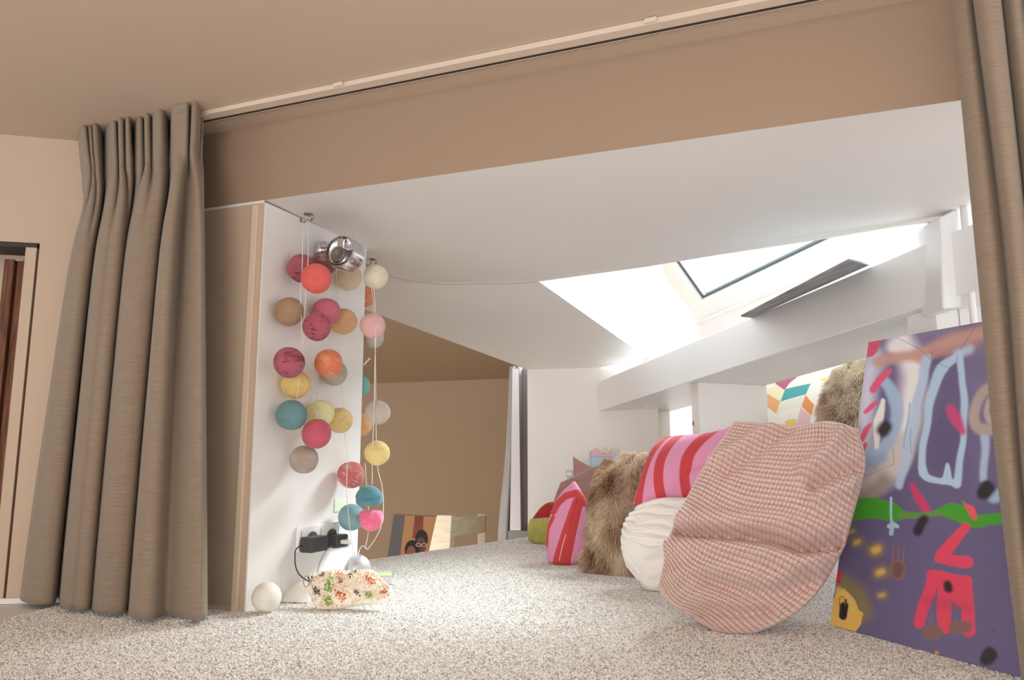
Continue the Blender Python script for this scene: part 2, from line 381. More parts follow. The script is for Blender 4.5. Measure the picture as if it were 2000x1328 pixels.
nt.links.new(oi.outputs['Random'], rp.inputs[0]); nt.links.new(rp.outputs[0], b.inputs['Base Color'])
M_yarn = m
# carpet backing: a fine grid over the visible part of the platform
ck = [carpet(*q) for q in ((-140, 1330), (-140, 1252), (0, 1213), (115, 1184), (150, 1183))]
hk = K - H * 0.42 - D * 0.004
cpoly = [(-1.2, 0.75, 0), ck[2], ck[3], hk, K - D * .002 + H * .006, K + H * 0.006 + D * 0.425, edge0 + ed * 0.78, edgeR, lift(C1 - wdir * .0 - np.array([0, .03, 0]), 0), lift(C1 + wdir * 0.75 - np.array([0, .03, 0]), 0), bpt(0.02, 0.63, 0), bpt(1.95, 0.63, 0), (1.5, 0.75, 0)]
cpoly = [np.array([q[0], q[1], 0.0015]) for q in cpoly]
M_back = mat('carpet_backing', (200, 193, 185), 0.9, var=0.4, vscale=220, bump=0.5, bscale=300)
bm = bmesh.new(); bm.faces.new([bm.verts.new(q) for q in cpoly]); bmesh.ops.triangulate(bm, faces=bm.faces[:])
me = bpy.data.meshes.new('carpet'); bm.normal_update()
for f in bm.faces:
    if f.normal.z < 0: f.normal_flip()
bm.to_mesh(me); bm.free(); me.materials.append(M_back); me.materials.append(M_yarn)
carpet_o = bpy.data.objects.new('carpet', me); COL.objects.link(carpet_o)
props(carpet_o, 'light grey speckled pile carpet covering the platform floor', 'carpet', kind='stuff')
tm = tuft_mesh(); tm.materials.append(M_yarn)
to = bpy.data.objects.new('carpet_tuft', tm)
ng = bpy.data.node_groups.new('pile', 'GeometryNodeTree')
ng.interface.new_socket('Geometry', in_out='INPUT', socket_type='NodeSocketGeometry'); ng.interface.new_socket('Geometry', in_out='OUTPUT', socket_type='NodeSocketGeometry')
gi = ng.nodes.new('NodeGroupInput'); go = ng.nodes.new('NodeGroupOutput')
dp = ng.nodes.new('GeometryNodeDistributePointsOnFaces'); dp.inputs['Density'].default_value = 170000.0; dp.inputs['Seed'].default_value = 3
ip = ng.nodes.new('GeometryNodeInstanceOnPoints'); ob_ = ng.nodes.new('GeometryNodeObjectInfo'); ob_.inputs['Object'].default_value = to; ob_.inputs['As Instance'].default_value = True
rv = ng.nodes.new('FunctionNodeRandomValue'); rv.data_type = 'FLOAT_VECTOR'; rv.inputs[0].default_value = (-0.7, -0.7, 0); rv.inputs[1].default_value = (0.7, 0.7, 6.28)
rs = ng.nodes.new('FunctionNodeRandomValue'); rs.data_type = 'FLOAT'; rs.inputs[2].default_value = 0.0013; rs.inputs[3].default_value = 0.0028
jn = ng.nodes.new('GeometryNodeJoinGeometry')
for a_, b_ in ((gi.outputs[0], dp.inputs['Mesh']), (dp.outputs['Points'], ip.inputs['Points']), (ob_.outputs['Geometry'], ip.inputs['Instance']), (rv.outputs[0], ip.inputs['Rotation']), (rs.outputs[1], ip.inputs['Scale']), (ip.outputs[0], jn.inputs[0]), (gi.outputs[0], jn.inputs[0]), (jn.outputs[0], go.inputs[0])):
    ng.links.new(a_, b_)
md = carpet_o.modifiers.new('pile', 'NODES'); md.node_group = ng

# ================================================================= CURTAINS
M_linen = mat('beige_linen', (150, 133, 116), 0.85, var=0.24, vscale=1.0, stretch=(30, 30, 760), bump=0.5, bscale=1.0, bdist=0.0015, spec=0.15, sheen=0.2)
RAILP = on_ceiling(395.8, 233.4)                        # on the rail line
def rail_s(x, y, off=0.0): p = hit(x, y, D, RAILP); return np.dot(p - RAILP, H)
def curtain(name, rows, mat_, label, cat, group=None, nper=7, z_bottom=0.012, parent=None, base=None, dirH=None, dirD=None):
    """rows: list of (z, [(s, d), ...]) from top to bottom; s along the rail, d towards the viewer"""
    H_ = H if dirH is None else dirH; D_ = D if dirD is None else dirD; B_ = RAILP if base is None else base
    curves = []
    for z, pts in rows: curves.append((z, catmull(np.array(pts, float), nper)))
    zs_ = np.array([c_[0] for c_ in curves]); P_ = np.array([c_[1] for c_ in curves])      # rows x n x 2
    ZZ = catmull(np.concatenate([zs_[:, None], P_.reshape(len(zs_), -1)], 1), 8)
    nrow = len(ZZ); n = P_.shape[1]; pts = ZZ[:, 1:].reshape(nrow, n, 2)
    V = np.zeros((nrow, n, 3))
    for i in range(nrow):
        base_ = B_[None, :] * [1, 1, 0] + H_[None, :] * pts[i, :, 0:1] - D_[None, :] * pts[i, :, 1:2]
        V[i] = base_; V[i, :, 2] = ZZ[i, 0]
    f = [[i * n + j, i * n + j + 1, (i + 1) * n + j + 1, (i + 1) * n + j] for i in range(nrow - 1) for j in range(n - 1)]
    o = mk(name, V.reshape(-1, 3), f, mat_, parent, True)
    s = o.modifiers.new('cloth', 'SOLIDIFY'); s.thickness = 0.003; s.offset = -1
    if label: props(o, label, cat, group)
    return o
ztop = zc(RAILP) + 0.002
zpin = ztop - 0.115
def px_row(z, pts):
    """pts: (photo x, depth) -> (s, d) on the row at height z"""
    out = []
    for x, d in pts:
        # find the s whose point at height z projects to x
        dirx = ray(x, 664)
        # plane containing camera and image column x
        n = np.cross(ray(x, 0), ray(x, 1300)); base_ = RAILP * [1, 1, 0] + Z * z - D * (d + OFF)
        s = np.dot(n, CAM - base_) / np.dot(n, H); out.append((s, d + OFF))
    return out
OFF = .046
FB = [(38, 109), (116, 179), (178, 249), (248, 403)]; FP = [(163, 203), (203, 262), (262, 331), (331, 396)]; FT = [(151, 200), (202, 258), (262, 330), (332, 397)]
fb_ = (0, .03, .10, .3, .5, .7, .9, .975, 1.0); fp_ = (0, .16, .30, .40, .50, .60, .70, .86, 1.0)
DB = [(-.10, -.03, .010, .022, .024, .020, .008, -.02, -.12), (-.11, -.02, .016, .034, .030, .030, .018, -.01, -.09), (-.08, -.012, .022, .040, .038, .032, .020, -.004, -.06), (-.055, .004, .050, .046, .006, .016, .024, .012, -.02)]
DP = [(-.035, -.004, .016, -.008, .014, -.008, .016, -.004, -.035), (-.035, .0, .006, .012, -.008, .016, -.006, .014, -.035), (-.030, .010, -.008, .014, -.006, .010, .016, .004, -.030), (-.03, .014, .018, .018, .016, -.010, .018, -.008, -.012)]
def frow(iv, fs, dd, amp=1.0, seed=0, jit=0.0):
    rr = random.Random(seed); out = []
    for (a_, b_), d_k in zip(iv, dd):
        for f_, q_ in zip(fs, d_k): out.append((a_ + (b_ - a_) * f_ + jit * rr.uniform(-1, 1), q_ * amp))
    return out
top = frow(FT, tuple(min(1, max(0, .5 + (q_ - .5) * 1.12)) for q_ in fp_), DP, 2.0, 5, 2.0)
pin = frow(FP, fp_, DP, 1.15)
bot = frow(FB, fb_, DB, 1.2)
def mixrow(a_, b_, t, k=1.0): return [(p[0] * (1 - t) + q_[0] * t, (p[1] * (1 - t) + q_[1] * t) * k) for p, q_ in zip(a_, b_)]
b0 = frow(FP, fb_, DB, 1.25)
rows = [(ztop, px_row(ztop, top)), (ztop - .05, px_row(ztop - .05, mixrow(top, pin, .4))), (zpin + .02, px_row(zpin + .02, mixrow(top, pin, .9))), (zpin, px_row(zpin, pin)),
        (zpin - .035, px_row(zpin - .035, mixrow(pin, b0, .30))), (zpin - .09, px_row(zpin - .09, mixrow(mixrow(pin, b0, .65), bot, .05))),
        (0.78, px_row(0.78, mixrow(b0, bot, .24))), (0.45, px_row(0.45, mixrow(b0, bot, .57))), (0.15, px_row(.15, mixrow(b0, bot, .87))), (0.012, px_row(0.012, bot))]
curtain('curtain', rows, M_linen, 'full-length beige linen curtain with pinch pleats gathered at the left end of the rail', 'curtain', 'curtains on the ceiling rail', nper=4)
# right curtain, cut by the frame
def rs_(x): return None
sR = lambda x, z, d: px_row(z, [(x, d)])[0]
zR = 1.085
topR = [(1857, -.005), (1866, .004), (1880, .010), (1892, -.012), (1896, -.010), (1898, .03), (1915, .045), (1938, .035), (1946, -.02), (1950, -.025), (1954, .01), (1972, .03), (1985, .0), (2000, -.02), (2020, .03), (2060, .03)]
midR = [(1910, -.008), (1922, .006), (1940, .012), (1957, -.004), (1966, .0), (1972, .025), (1985, .035), (2000, .02), (2008, -.02), (2014, -.02), (2020, .015), (2040, .03), (2055, .0), (2070, -.02), (2090, .03), (2130, .03)]
botR = [(2004, -.008), (2014, .01), (2026, .018), (2036, .004), (2042, .0), (2048, .025), (2058, .035), (2070, .02), (2080, -.02), (2086, -.02), (2092, .015), (2112, .03), (2128, .0), (2140, -.02), (2160, .03), (2200, .03)]
rowsR = [(zR, px_row(zR, topR)), (1.0, px_row(1.0, [((a[0] * .86 + b[0] * .14), a[1]) for a, b in zip(topR, midR)])), (0.62, px_row(0.62, midR)), (0.3, px_row(0.3, [((a[0] * .55 + b[0] * .45), (a[1] + b[1]) / 2) for a, b in zip(midR, botR)])), (0.012, px_row(.012, botR))]
curtain('curtain', rowsR, M_linen, 'beige linen curtain at the right end of the rail, beside the painted board', 'curtain', 'curtains on the ceiling rail')

# curtain rail
rl = empty('curtain_rail', RAILP, 'white curtain rail with a dark slot fixed to the ceiling along the beige header', 'curtain rail')
r0 = RAILP + H * 0.003; r1 = RAILP + H * 1.9
def railbox(name, d0, d1, h0, h1, m, s0=0.0, s1=None):
    a_ = RAILP + H * s0 if s0 else r0; b_ = r1 if s1 is None else RAILP + H * s1
    prism(name, [lift(a_ - D * d0, zc(a_) - h0), lift(b_ - D * d0, zc(b_) - h0), lift(b_ - D * d0, zc(b_) - h1), lift(a_ - D * d0, zc(a_) - h1)], -D * (d1 - d0), m, rl)
railbox('rail_side', 0.0125, 0.036, 0.0005, 0.011, M_rail); railbox('rail_lip', -0.0015, 0.0, 0.0005, 0.009, M_rail); railbox('slot', 0.0001, 0.0124, 0.001, 0.0085, M_dark)
for x, y in ((674, 160), (1268, 38)):
    s = rail_s(x, y + 5) ; q = RAILP + H * s
    box('clip', lift(q - D * 0.0365, zc(q) - .0102), H * 0.022, -D * 0.006, Z * 0.009, M_rail, rl, 0.001)
for i, (x, y) in enumerate(((690, 179), (1272, 62))):
    q = on_ceiling(x, y); e_ = empty('ceiling_screw', lift(q, zc(q)), ('small steel screw in the ceiling beside the curtain rail, nearer the left curtain', 'small steel screw in the ceiling beside the curtain rail, nearer the right curtain')[i], 'screw')
    lathe('screw_head', lift(q, zc(q) - .004), Z, [(0.001, 0), (0.006, 0.001), (0.006, 0.0035)], M_steel, e_, 16)
    box('washer', lift(q, zc(q) - .003) + H * .008, H * 0.009, D * 0.006, Z * 0.0025, M_steel, e_)

# ================================================================= PAINT (flat print on cloth and board, in picture-plane coordinates of the design)
def seg_dist(X, Y, pl):
    best = np.full(X.shape, 1e9)
    for (x0, y0), (x1, y1) in zip(pl[:-1], pl[1:]):
        dx, dy = x1 - x0, y1 - y0; L2 = dx * dx + dy * dy + 1e-9
        t = np.clip(((X - x0) * dx + (Y - y0) * dy) / L2, 0, 1)
        best = np.minimum(best, np.hypot(X - x0 - t * dx, Y - y0 - t * dy))
    return best
def inside(X, Y, poly):
    r = np.zeros(X.shape, bool); n = len(poly)
    for i in range(n):
        x0, y0 = poly[i]; x1, y1 = poly[(i + 1) % n]
        if y0 == y1: continue
        c_ = ((y0 > Y) != (y1 > Y)) & (X < (x1 - x0) * (Y - y0) / (y1 - y0) + x0); r ^= c_
    return r
def stroke(C_, X, Y, pl, w, rgb, soft=2.0, alpha=1.0):
    if len(pl) == 1: pl = [pl[0], (pl[0][0] + .01, pl[0][1])]
    d = seg_dist(X, Y, pl); k = np.clip((w / 2 + soft - d) / (2 * soft), 0, 1); k = k * k * (3 - 2 * k) * alpha
    return C_ * (1 - k[:, None]) + lin(rgb) * k[:, None]
def fillp(C_, X, Y, poly, rgb):
    m_ = inside(X, Y, poly); C_ = C_.copy(); C_[m_] = lin(rgb); return C_

# ================================================================= CUSHIONS
def smooth_noise(u, v, freq, seed):
    r = np.random.default_rng(seed); s = np.zeros_like(u)
    for k in range(5):
        a_, b_, c_ = r.uniform(-1, 1), r.uniform(-1, 1), r.uniform(0, 6.28)
        s = s + np.sin(freq * (a_ * u + b_ * v) + c_)
    return s / 3.0
def side(pts, n):
    p = catmull(pts, 10); d = np.concatenate([[0], np.cumsum(np.hypot(*np.diff(p, axis=0).T))]); t = np.linspace(0, d[-1], n)
    return np.stack([np.interp(t, d, p[:, 0]), np.interp(t, d, p[:, 1])], 1)
def pillow(name, top_, right_, bottom_, left_, n, p0, T, Tb, mat_, nu=60, nv=60, disp=None, colfn=None, parent=None, power=0.5, clampz=0.004, keep=False):
    """outline sides in picture coordinates laid on the cushion's own plane (n, p0), then stuffed to both sides"""
    n = unit(n); u = np.linspace(0, 1, nu); v = np.linspace(0, 1, nv)
    t_, b_, l_, r_ = side(top_, nu), side(bottom_, nu), side(left_, nv), side(right_, nv)
    U, Vv = np.meshgrid(u, v)
    Ue, Ve = U[..., None], Vv[..., None]
    PX = (1 - Ve) * t_[None] + Ve * b_[None] + (1 - Ue) * l_[:, None] + Ue * r_[:, None] - ((1 - Ue) * (1 - Ve) * t_[0] + Ue * (1 - Ve) * t_[-1] + (1 - Ue) * Ve * b_[0] + Ue * Ve * b_[-1])
    x, y = PX[..., 0].ravel(), PX[..., 1].ravel()
    B = hit(x, y, n, p0)
    hgt = (np.clip(np.sin(np.pi * U) * np.sin(np.pi * Vv), 0, 1) ** power).ravel()
    uu, vv = U.ravel(), Vv.ravel()
    df = disp(uu, vv, x, y) if disp else 0.0
    edge = np.clip(np.minimum.reduce([uu, 1 - uu, vv, 1 - vv]) / 0.03, 0, 1)
    Fr = B + n * (T * hgt + df * np.maximum(edge, 0.25))[:, None]
    Bk = B - n * (Tb * hgt)[:, None]
    Fr[:, 2] = np.maximum(Fr[:, 2], clampz); Bk[:, 2] = np.maximum(Bk[:, 2], clampz)
    f = []; N_ = nu * nv
    idx = np.arange(N_).reshape(nv, nu)
    a_, b2, c_, d_ = idx[:-1, :-1].ravel(), idx[:-1, 1:].ravel(), idx[1:, 1:].ravel(), idx[1:, :-1].ravel()
    bdry = np.zeros((nv, nu), bool); bdry[0] = bdry[-1] = True; bdry[:, 0] = bdry[:, -1] = True
    st = max(1, nu // 50)
    back = np.where(bdry.ravel(), np.arange(N_), np.arange(N_) + N_)
    faces = np.stack([a_, d_, c_, b2], 1).tolist() + np.stack([back[a_], back[b2], back[c_], back[d_]], 1).tolist()
    V = np.concatenate([Fr, Bk])
    col = None
    if colfn is not None:
        cf = colfn(x, y, uu, vv); col = np.concatenate([cf, cf])
    o = mk(name, V, faces, mat_, parent, True, col)
    bm = bmesh.new(); bm.from_mesh(o.data); loose = [q for q in bm.verts if not q.link_faces]; bmesh.ops.delete(bm, geom=loose, context='VERTS')
    bm.normal_update(); bm.to_mesh(o.data); bm.free()
    if keep: return o, Fr.reshape(nv, nu, 3), n
    return o

M_print = mat('printed_cotton', None, 0.8, attr='col', bump=0.35, bscale=900, bdist=0.0006, spec=0.2, sheen=0.15)
M_waffle = mat('dusty_pink_plush', None, 0.9, attr='col', bump=0.3, bscale=700, bdist=0.0006, spec=0.15, sheen=0.35)

# big dusty pink waffle cushion
nP = unit((-0.42, -0.86, 0.28)); pP = carpet(1400, 1236) + np.array([0, 0, 0.004])
RN, CNn = 46, 40
def waffle_disp(u, v, x, y):
    vv = v + 0.012 * np.sin(9 * u + 2) + 0.010 * smooth_noise(u, v, 9, 3); uu = u + 0.010 * smooth_noise(u, v, 8, 5)
    row = vv * RN; ph_ = np.floor(row); cell = uu * CNn + 0.5 * (ph_ % 2) * 0
    rib = np.sqrt(np.clip(1 - (2 * (row - ph_) - 1) ** 2, 0, 1)); cl = np.sqrt(np.clip(1 - np.abs(2 * (cell - np.floor(cell)) - 1) ** 3.5, 0, 1))
    h = 0.0090 * rib * (0.32 + 0.68 * cl)
    def crease(pl, w, a): return a * np.exp(-(seg_dist(x, y, [tuple(q_) for q_ in catmull(pl, 5)]) / w) ** 2)
    h = h + crease([(1300, 1030), (1350, 1046), (1420, 1054), (1500, 1060), (1570, 1075), (1660, 1062)], 12, -0.050)
    h = h + crease([(1310, 1072), (1380, 1076), (1450, 1084), (1530, 1096), (1600, 1112)], 20, 0.034)
    h = h + crease([(1330, 1012), (1420, 1024), (1520, 1030), (1620, 1035)], 18, 0.024)
    h = h + crease([(1395, 905), (1440, 888), (1490, 858), (1520, 838)], 13, 0.026)
    h = h + crease([(1420, 930), (1480, 895), (1540, 850)], 14, -0.020)
    h = h + crease([(1575, 932), (1615, 905), (1640, 870), (1650, 845)], 14, 0.030)
    h = h + crease([(1590, 958), (1640, 930), (1685, 915)], 11, -0.032)
    h = h + crease([(1600, 990), (1640, 968), (1680, 955)], 14, 0.022)
    h = h + crease([(1390, 1140), (1450, 1160), (1520, 1158), (1580, 1140)], 15, -0.026)
    h = h + crease([(1330, 1130), (1400, 1118), (1480, 1130)], 18, 0.022)
    h = h + crease([(1345, 1205), (1390, 1192), (1440, 1200), (1500, 1195)], 12, -0.030)
    h = h + crease([(1500, 1150), (1560, 1120), (1620, 1080)], 18, 0.016)
    return h + 0.011 * smooth_noise(u, v, 8, 8) + 0.004 * smooth_noise(u, v, 17, 9)
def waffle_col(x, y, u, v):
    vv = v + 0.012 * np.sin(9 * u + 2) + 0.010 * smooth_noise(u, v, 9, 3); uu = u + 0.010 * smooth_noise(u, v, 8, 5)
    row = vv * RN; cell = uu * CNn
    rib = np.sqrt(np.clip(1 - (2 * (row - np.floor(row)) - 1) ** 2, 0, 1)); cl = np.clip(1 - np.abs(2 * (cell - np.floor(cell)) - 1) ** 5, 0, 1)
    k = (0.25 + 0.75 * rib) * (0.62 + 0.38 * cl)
    return lin((148, 114, 106)) * (1 - k[:, None]) + lin((226, 198, 189)) * k[:, None]  # shade between the ribs is painted in as a darker pink
o = pillow('cushion', [(1436, 823), (1500, 828), (1560, 832), (1620, 823), (1676, 838)], [(1676, 838), (1690, 905), (1668, 1000), (1640, 1085), (1575, 1180), (1480, 1234), (1412, 1240)],
           [(1285, 1150), (1310, 1180), (1345, 1200), (1375, 1222), (1412, 1240)], [(1436, 823), (1385, 895), (1336, 982), (1308, 1040), (1298, 1095), (1285, 1150)],
           nP, pP, 0.055, 0.14, M_waffle, 330, 380, waffle_disp, waffle_col, power=0.5)
props(o, 'large dusty pink waffle-textured cushion in front, leaning against the painted board', 'cushion')

# white ruched cushion
def ruche(u, v, x, y):
    q_ = smooth_noise(u, v, 9, 21) * 3.2 + smooth_noise(u, v, 22, 22) * 2.2
    w = v * 50 + 10 * (u - .5) ** 2 + q_; a_ = np.clip(0.6 + 0.6 * smooth_noise(u, v, 13, 23), 0.1, 1.3)
    d = seg_dist(x, y, [(1240, 1125), (1300, 1110), (1340, 1085)])
    return 0.0052 * a_ * (np.abs(np.sin(w * .5)) * 2 - 1) + 0.0008 * np.sin(2.3 * w + 3 * q_) + 0.004 * smooth_noise(u, v, 8, 25) - 0.014 * np.exp(-(d / 10) ** 2)
M_offwhite = mat('off_white_crinkled_cloth', (244, 241, 237), 0.85, bump=0.4, bscale=260, bdist=0.001, spec=0.2)
pW = carpet(1270, 1157) + np.array([0, 0, 0.004])
o = pillow('cushion', [(1250, 987), (1285, 974), (1330, 972), (1380, 975)], [(1380, 975), (1385, 1040), (1370, 1110), (1340, 1150)], [(1222, 1105), (1250, 1140), (1272, 1158), (1340, 1155)], [(1250, 987), (1222, 1020), (1214, 1062), (1222, 1105)],
           (-0.50, -0.76, 0.40), pW, 0.055, 0.05, M_offwhite, 180, 220, ruche)
props(o, 'white crinkled cushion wedged between the brown fur cushion and the pink waffle cushion', 'cushion')

# striped cushions
PK, RD = (226, 152, 188), (204, 72, 78)
def stripes_top(x, y, u, v):
    c_ = np.tile(lin(PK), (len(x), 1))
    for pl, w in (([(1248, 982), (1262, 935), (1280, 890), (1308, 846)], 17), ([(1296, 990), (1295, 945), (1306, 898), (1336, 842)], 20), ([(1346, 985), (1345, 940), (1360, 895), (1404, 836)], 20), ([(1380, 990), (1372, 960), (1380, 925), (1410, 890), (1445, 860), (1470, 840)], 0.1)):
        c_ = stroke(c_, x, y, catmull(pl, 8), w, RD, 1.2)
    return c_
pS2 = pW + np.array([0.05, 0.07, 0.0])
wr = lambda u, v, x, y: 0.004 * smooth_noise(u, v, 9, 31) - 0.010 * np.exp(-(seg_dist(x, y, [(1330, 960), (1345, 930), (1400, 905)]) / 9) ** 2)
o = pillow('cushion', [(1298, 853), (1345, 850), (1395, 845), (1450, 824)], [(1450, 824), (1440, 870), (1405, 930), (1385, 975)], [(1236, 984), (1260, 988), (1300, 980), (1345, 974), (1385, 975)], [(1298, 853), (1275, 876), (1258, 915), (1236, 984)],
           (-0.45, -0.80, 0.42), hit(1300, 980, (0, 1, 0), (0, pS2[1] + 0.03, 0)), 0.052, 0.05, M_print, 260, 200, wr, stripes_top)
props(o, 'pink and red striped cushion resting on top of the white crinkled cushion', 'cushion', 'pink and red striped cushions')
def stripes_front(x, y, u, v):
    c_ = np.tile(lin(PK), (len(x), 1))
    c_ = fillp(c_, x, y, [(1124, 978), (1134, 968), (1143, 985), (1133, 1030), (1124, 1070), (1114, 1110), (1078, 1110), (1088, 1080), (1104, 1035)], RD)
    c_ = stroke(c_, x, y, [(1083, 1000), (1092, 984), (1108, 971), (1130, 966), (1146, 985)], 15, RD, 1)
    c_ = stroke(c_, x, y, [(1068, 1066), (1070, 1035), (1082, 1012)], 9, RD, 1)
    c_ = stroke(c_, x, y, [(1110, 1048), (1103, 1070), (1096, 1096)], 1.6, (240, 190, 170), .8)
    c_ = stroke(c_, x, y, [(1132, 978), (1117, 1030)], 1.4, (160, 40, 50), .8)
    return c_
pS1 = carpet(1098, 1105) + np.array([0, 0, 0.004])
def seam(u, v, x, y):
    d = seg_dist(x, y, [(1137, 972), (1119, 1030), (1097, 1100)]); return 0.014 * np.clip(1 - d / 42, 0, 1)
o = pillow('cushion', [(1100, 958), (1112, 948), (1122, 940), (1131, 952)], [(1131, 952), (1146, 978), (1155, 1010), (1151, 1060), (1136, 1092)], [(1071, 1100), (1090, 1106), (1112, 1106), (1136, 1092)], [(1100, 958), (1082, 985), (1069, 1030), (1067, 1070), (1071, 1100)],
           (-0.30, -0.90, 0.25), pS1, 0.022, 0.09, M_print, 200, 240, seam, stripes_front)
props(o, 'pink and red striped cushion standing on its edge on the carpet', 'cushion', 'pink and red striped cushions')

# velvet, floral and green cushions at the far end
M_velvet = mat('dusty_mauve_velvet', (164, 120, 116), 0.7, var=0.25, vscale=30, spec=0.2, sheen=0.6, bump=0.2, bscale=200)
pV = carpet(1110, 1085) + np.array([0.03, 0.06, 0.004])
o = pillow('cushion', [(1095, 942), (1125, 928), (1160, 912), (1189, 905)], [(1189, 905), (1184, 950), (1172, 1010), (1165, 1075)], [(1078, 1075), (1110, 1085), (1140, 1085), (1165, 1075)], [(1095, 942), (1083, 975), (1080, 1020), (1078, 1075)],
           (-0.35, -0.85, 0.40), pV, 0.03, 0.04, M_velvet, 60, 60)
props(o, 'mauve velvet cushion with a pointed corner, behind the striped cushion on the carpet', 'cushion', 'mauve velvet cushions')
pV2 = pV + np.array([0.06, 0.16, 0])
o = pillow('cushion', [(1119, 891), (1130, 898), (1145, 907), (1160, 914)], [(1160, 914), (1166, 950), (1166, 1000), (1166, 1058)], [(1119, 1056), (1135, 1058), (1150, 1059), (1166, 1058)], [(1119, 891), (1120, 930), (1119, 1000), (1119, 1056)],
           (-0.45, -0.80, 0.30), pV2, 0.025, 0.02, mat('rose_velvet', (176, 130, 122), 0.7, var=0.2, vscale=30, sheen=0.5), 40, 40)
props(o, 'rose velvet cushion of which only the pointed tip shows behind the mauve one', 'cushion', 'mauve velvet cushions')
def floral(x, y, u, v):
    c_ = np.tile(lin((172, 48, 52)), (len(x), 1)); r = random.Random(5)
    for k in range(26):
        cx, cy = r.uniform(1036, 1090), r.uniform(978, 1030); c_ = stroke(c_, x, y, [(cx, cy), (cx + r.uniform(-4, 4), cy + r.uniform(-3, 3))], 2.2, (214, 120, 110) if k % 2 else (120, 30, 40), 1)
    return c_
pG = carpet(1055, 1064) + np.array([0, 0, 0.004])
o = pillow('cushion', [(1047, 1004), (1060, 988), (1078, 980), (1100, 984)], [(1100, 984), (1104, 1010), (1104, 1035), (1102, 1052)], [(1040, 1035), (1060, 1050), (1080, 1054), (1102, 1052)], [(1047, 1004), (1041, 1012), (1039, 1022), (1040, 1035)],
           (-0.25, -0.9, 0.35), pG + np.array([0, 0.05, 0]), 0.03, 0.03, M_print, 60, 60, None, floral)
props(o, 'small red floral cushion behind the lime green cushion at the far end', 'cushion')
M_lime = mat('lime_green_fleece', (186, 182, 96), 0.9, var=0.2, vscale=60, bump=0.5, bscale=200, sheen=0.3)
o = pillow('cushion', [(1036, 1013), (1055, 1012), (1080, 1011), (1098, 1013)], [(1098, 1013), (1102, 1030), (1100, 1050), (1096, 1066)], [(1032, 1056), (1050, 1064), (1075, 1070), (1096, 1066)], [(1036, 1013), (1032, 1025), (1030, 1040), (1032, 1056)],
           (-0.25, -0.9, 0.35), pG, 0.035, 0.02, M_lime, 50, 50, lambda u, v, x, y: 0.003 * smooth_noise(u, v, 14, 41))
props(o, 'small lime green cushion lying on the carpet at the far end of the row', 'cushion')

# fur cushions: stuffed body with hair strands
def fur_mat(name):
    m_ = bpy.data.materials.new(name); m_.use_nodes = True; nt_ = m_.node_tree; b_ = nt_.nodes['Principled BSDF']; b_.inputs['Roughness'].default_value = 0.6; b_.inputs['Specular IOR Level'].default_value = 0.2
    at = nt_.nodes.new('ShaderNodeAttribute'); at.attribute_name = 'tone'; hi = nt_.nodes.new('ShaderNodeHairInfo')
    r1_ = nt_.nodes.new('ShaderNodeValToRGB'); e_ = r1_.color_ramp.elements; e_[0].color = (*lin((92, 62, 44)), 1); e_[1].color = (*lin((252, 238, 216)), 1); q_ = e_.new(0.5); q_.color = (*lin((192, 154, 118)), 1)
    nt_.links.new(at.outputs['Fac'], r1_.inputs[0])
    mx_ = nt_.nodes.new('ShaderNodeMix'); mx_.data_type = 'RGBA'; mx_.blend_type = 'MIX'
    mt_ = nt_.nodes.new('ShaderNodeMath'); mt_.operation = 'POWER'; mt_.inputs[1].default_value = 3.0
    nt_.links.new(hi.outputs['Intercept'], mt_.inputs[0]); ms = nt_.nodes.new('ShaderNodeMath'); ms.operation = 'MULTIPLY'; ms.inputs[1].default_value = 0.18; nt_.links.new(mt_.outputs[0], ms.inputs[0])
    nt_.links.new(ms.outputs[0], mx_.inputs[0]); nt_.links.new(r1_.outputs[0], mx_.inputs[6]); mx_.inputs[7].default_value = (*lin((74, 54, 40)), 1)
    nt_.links.new(mx_.outputs[2], b_.inputs['Base Color']); return m_
M_fur = fur_mat('brown_fur_strands'); M_hide = mat('fur_backing', (140, 112, 84), 0.9)
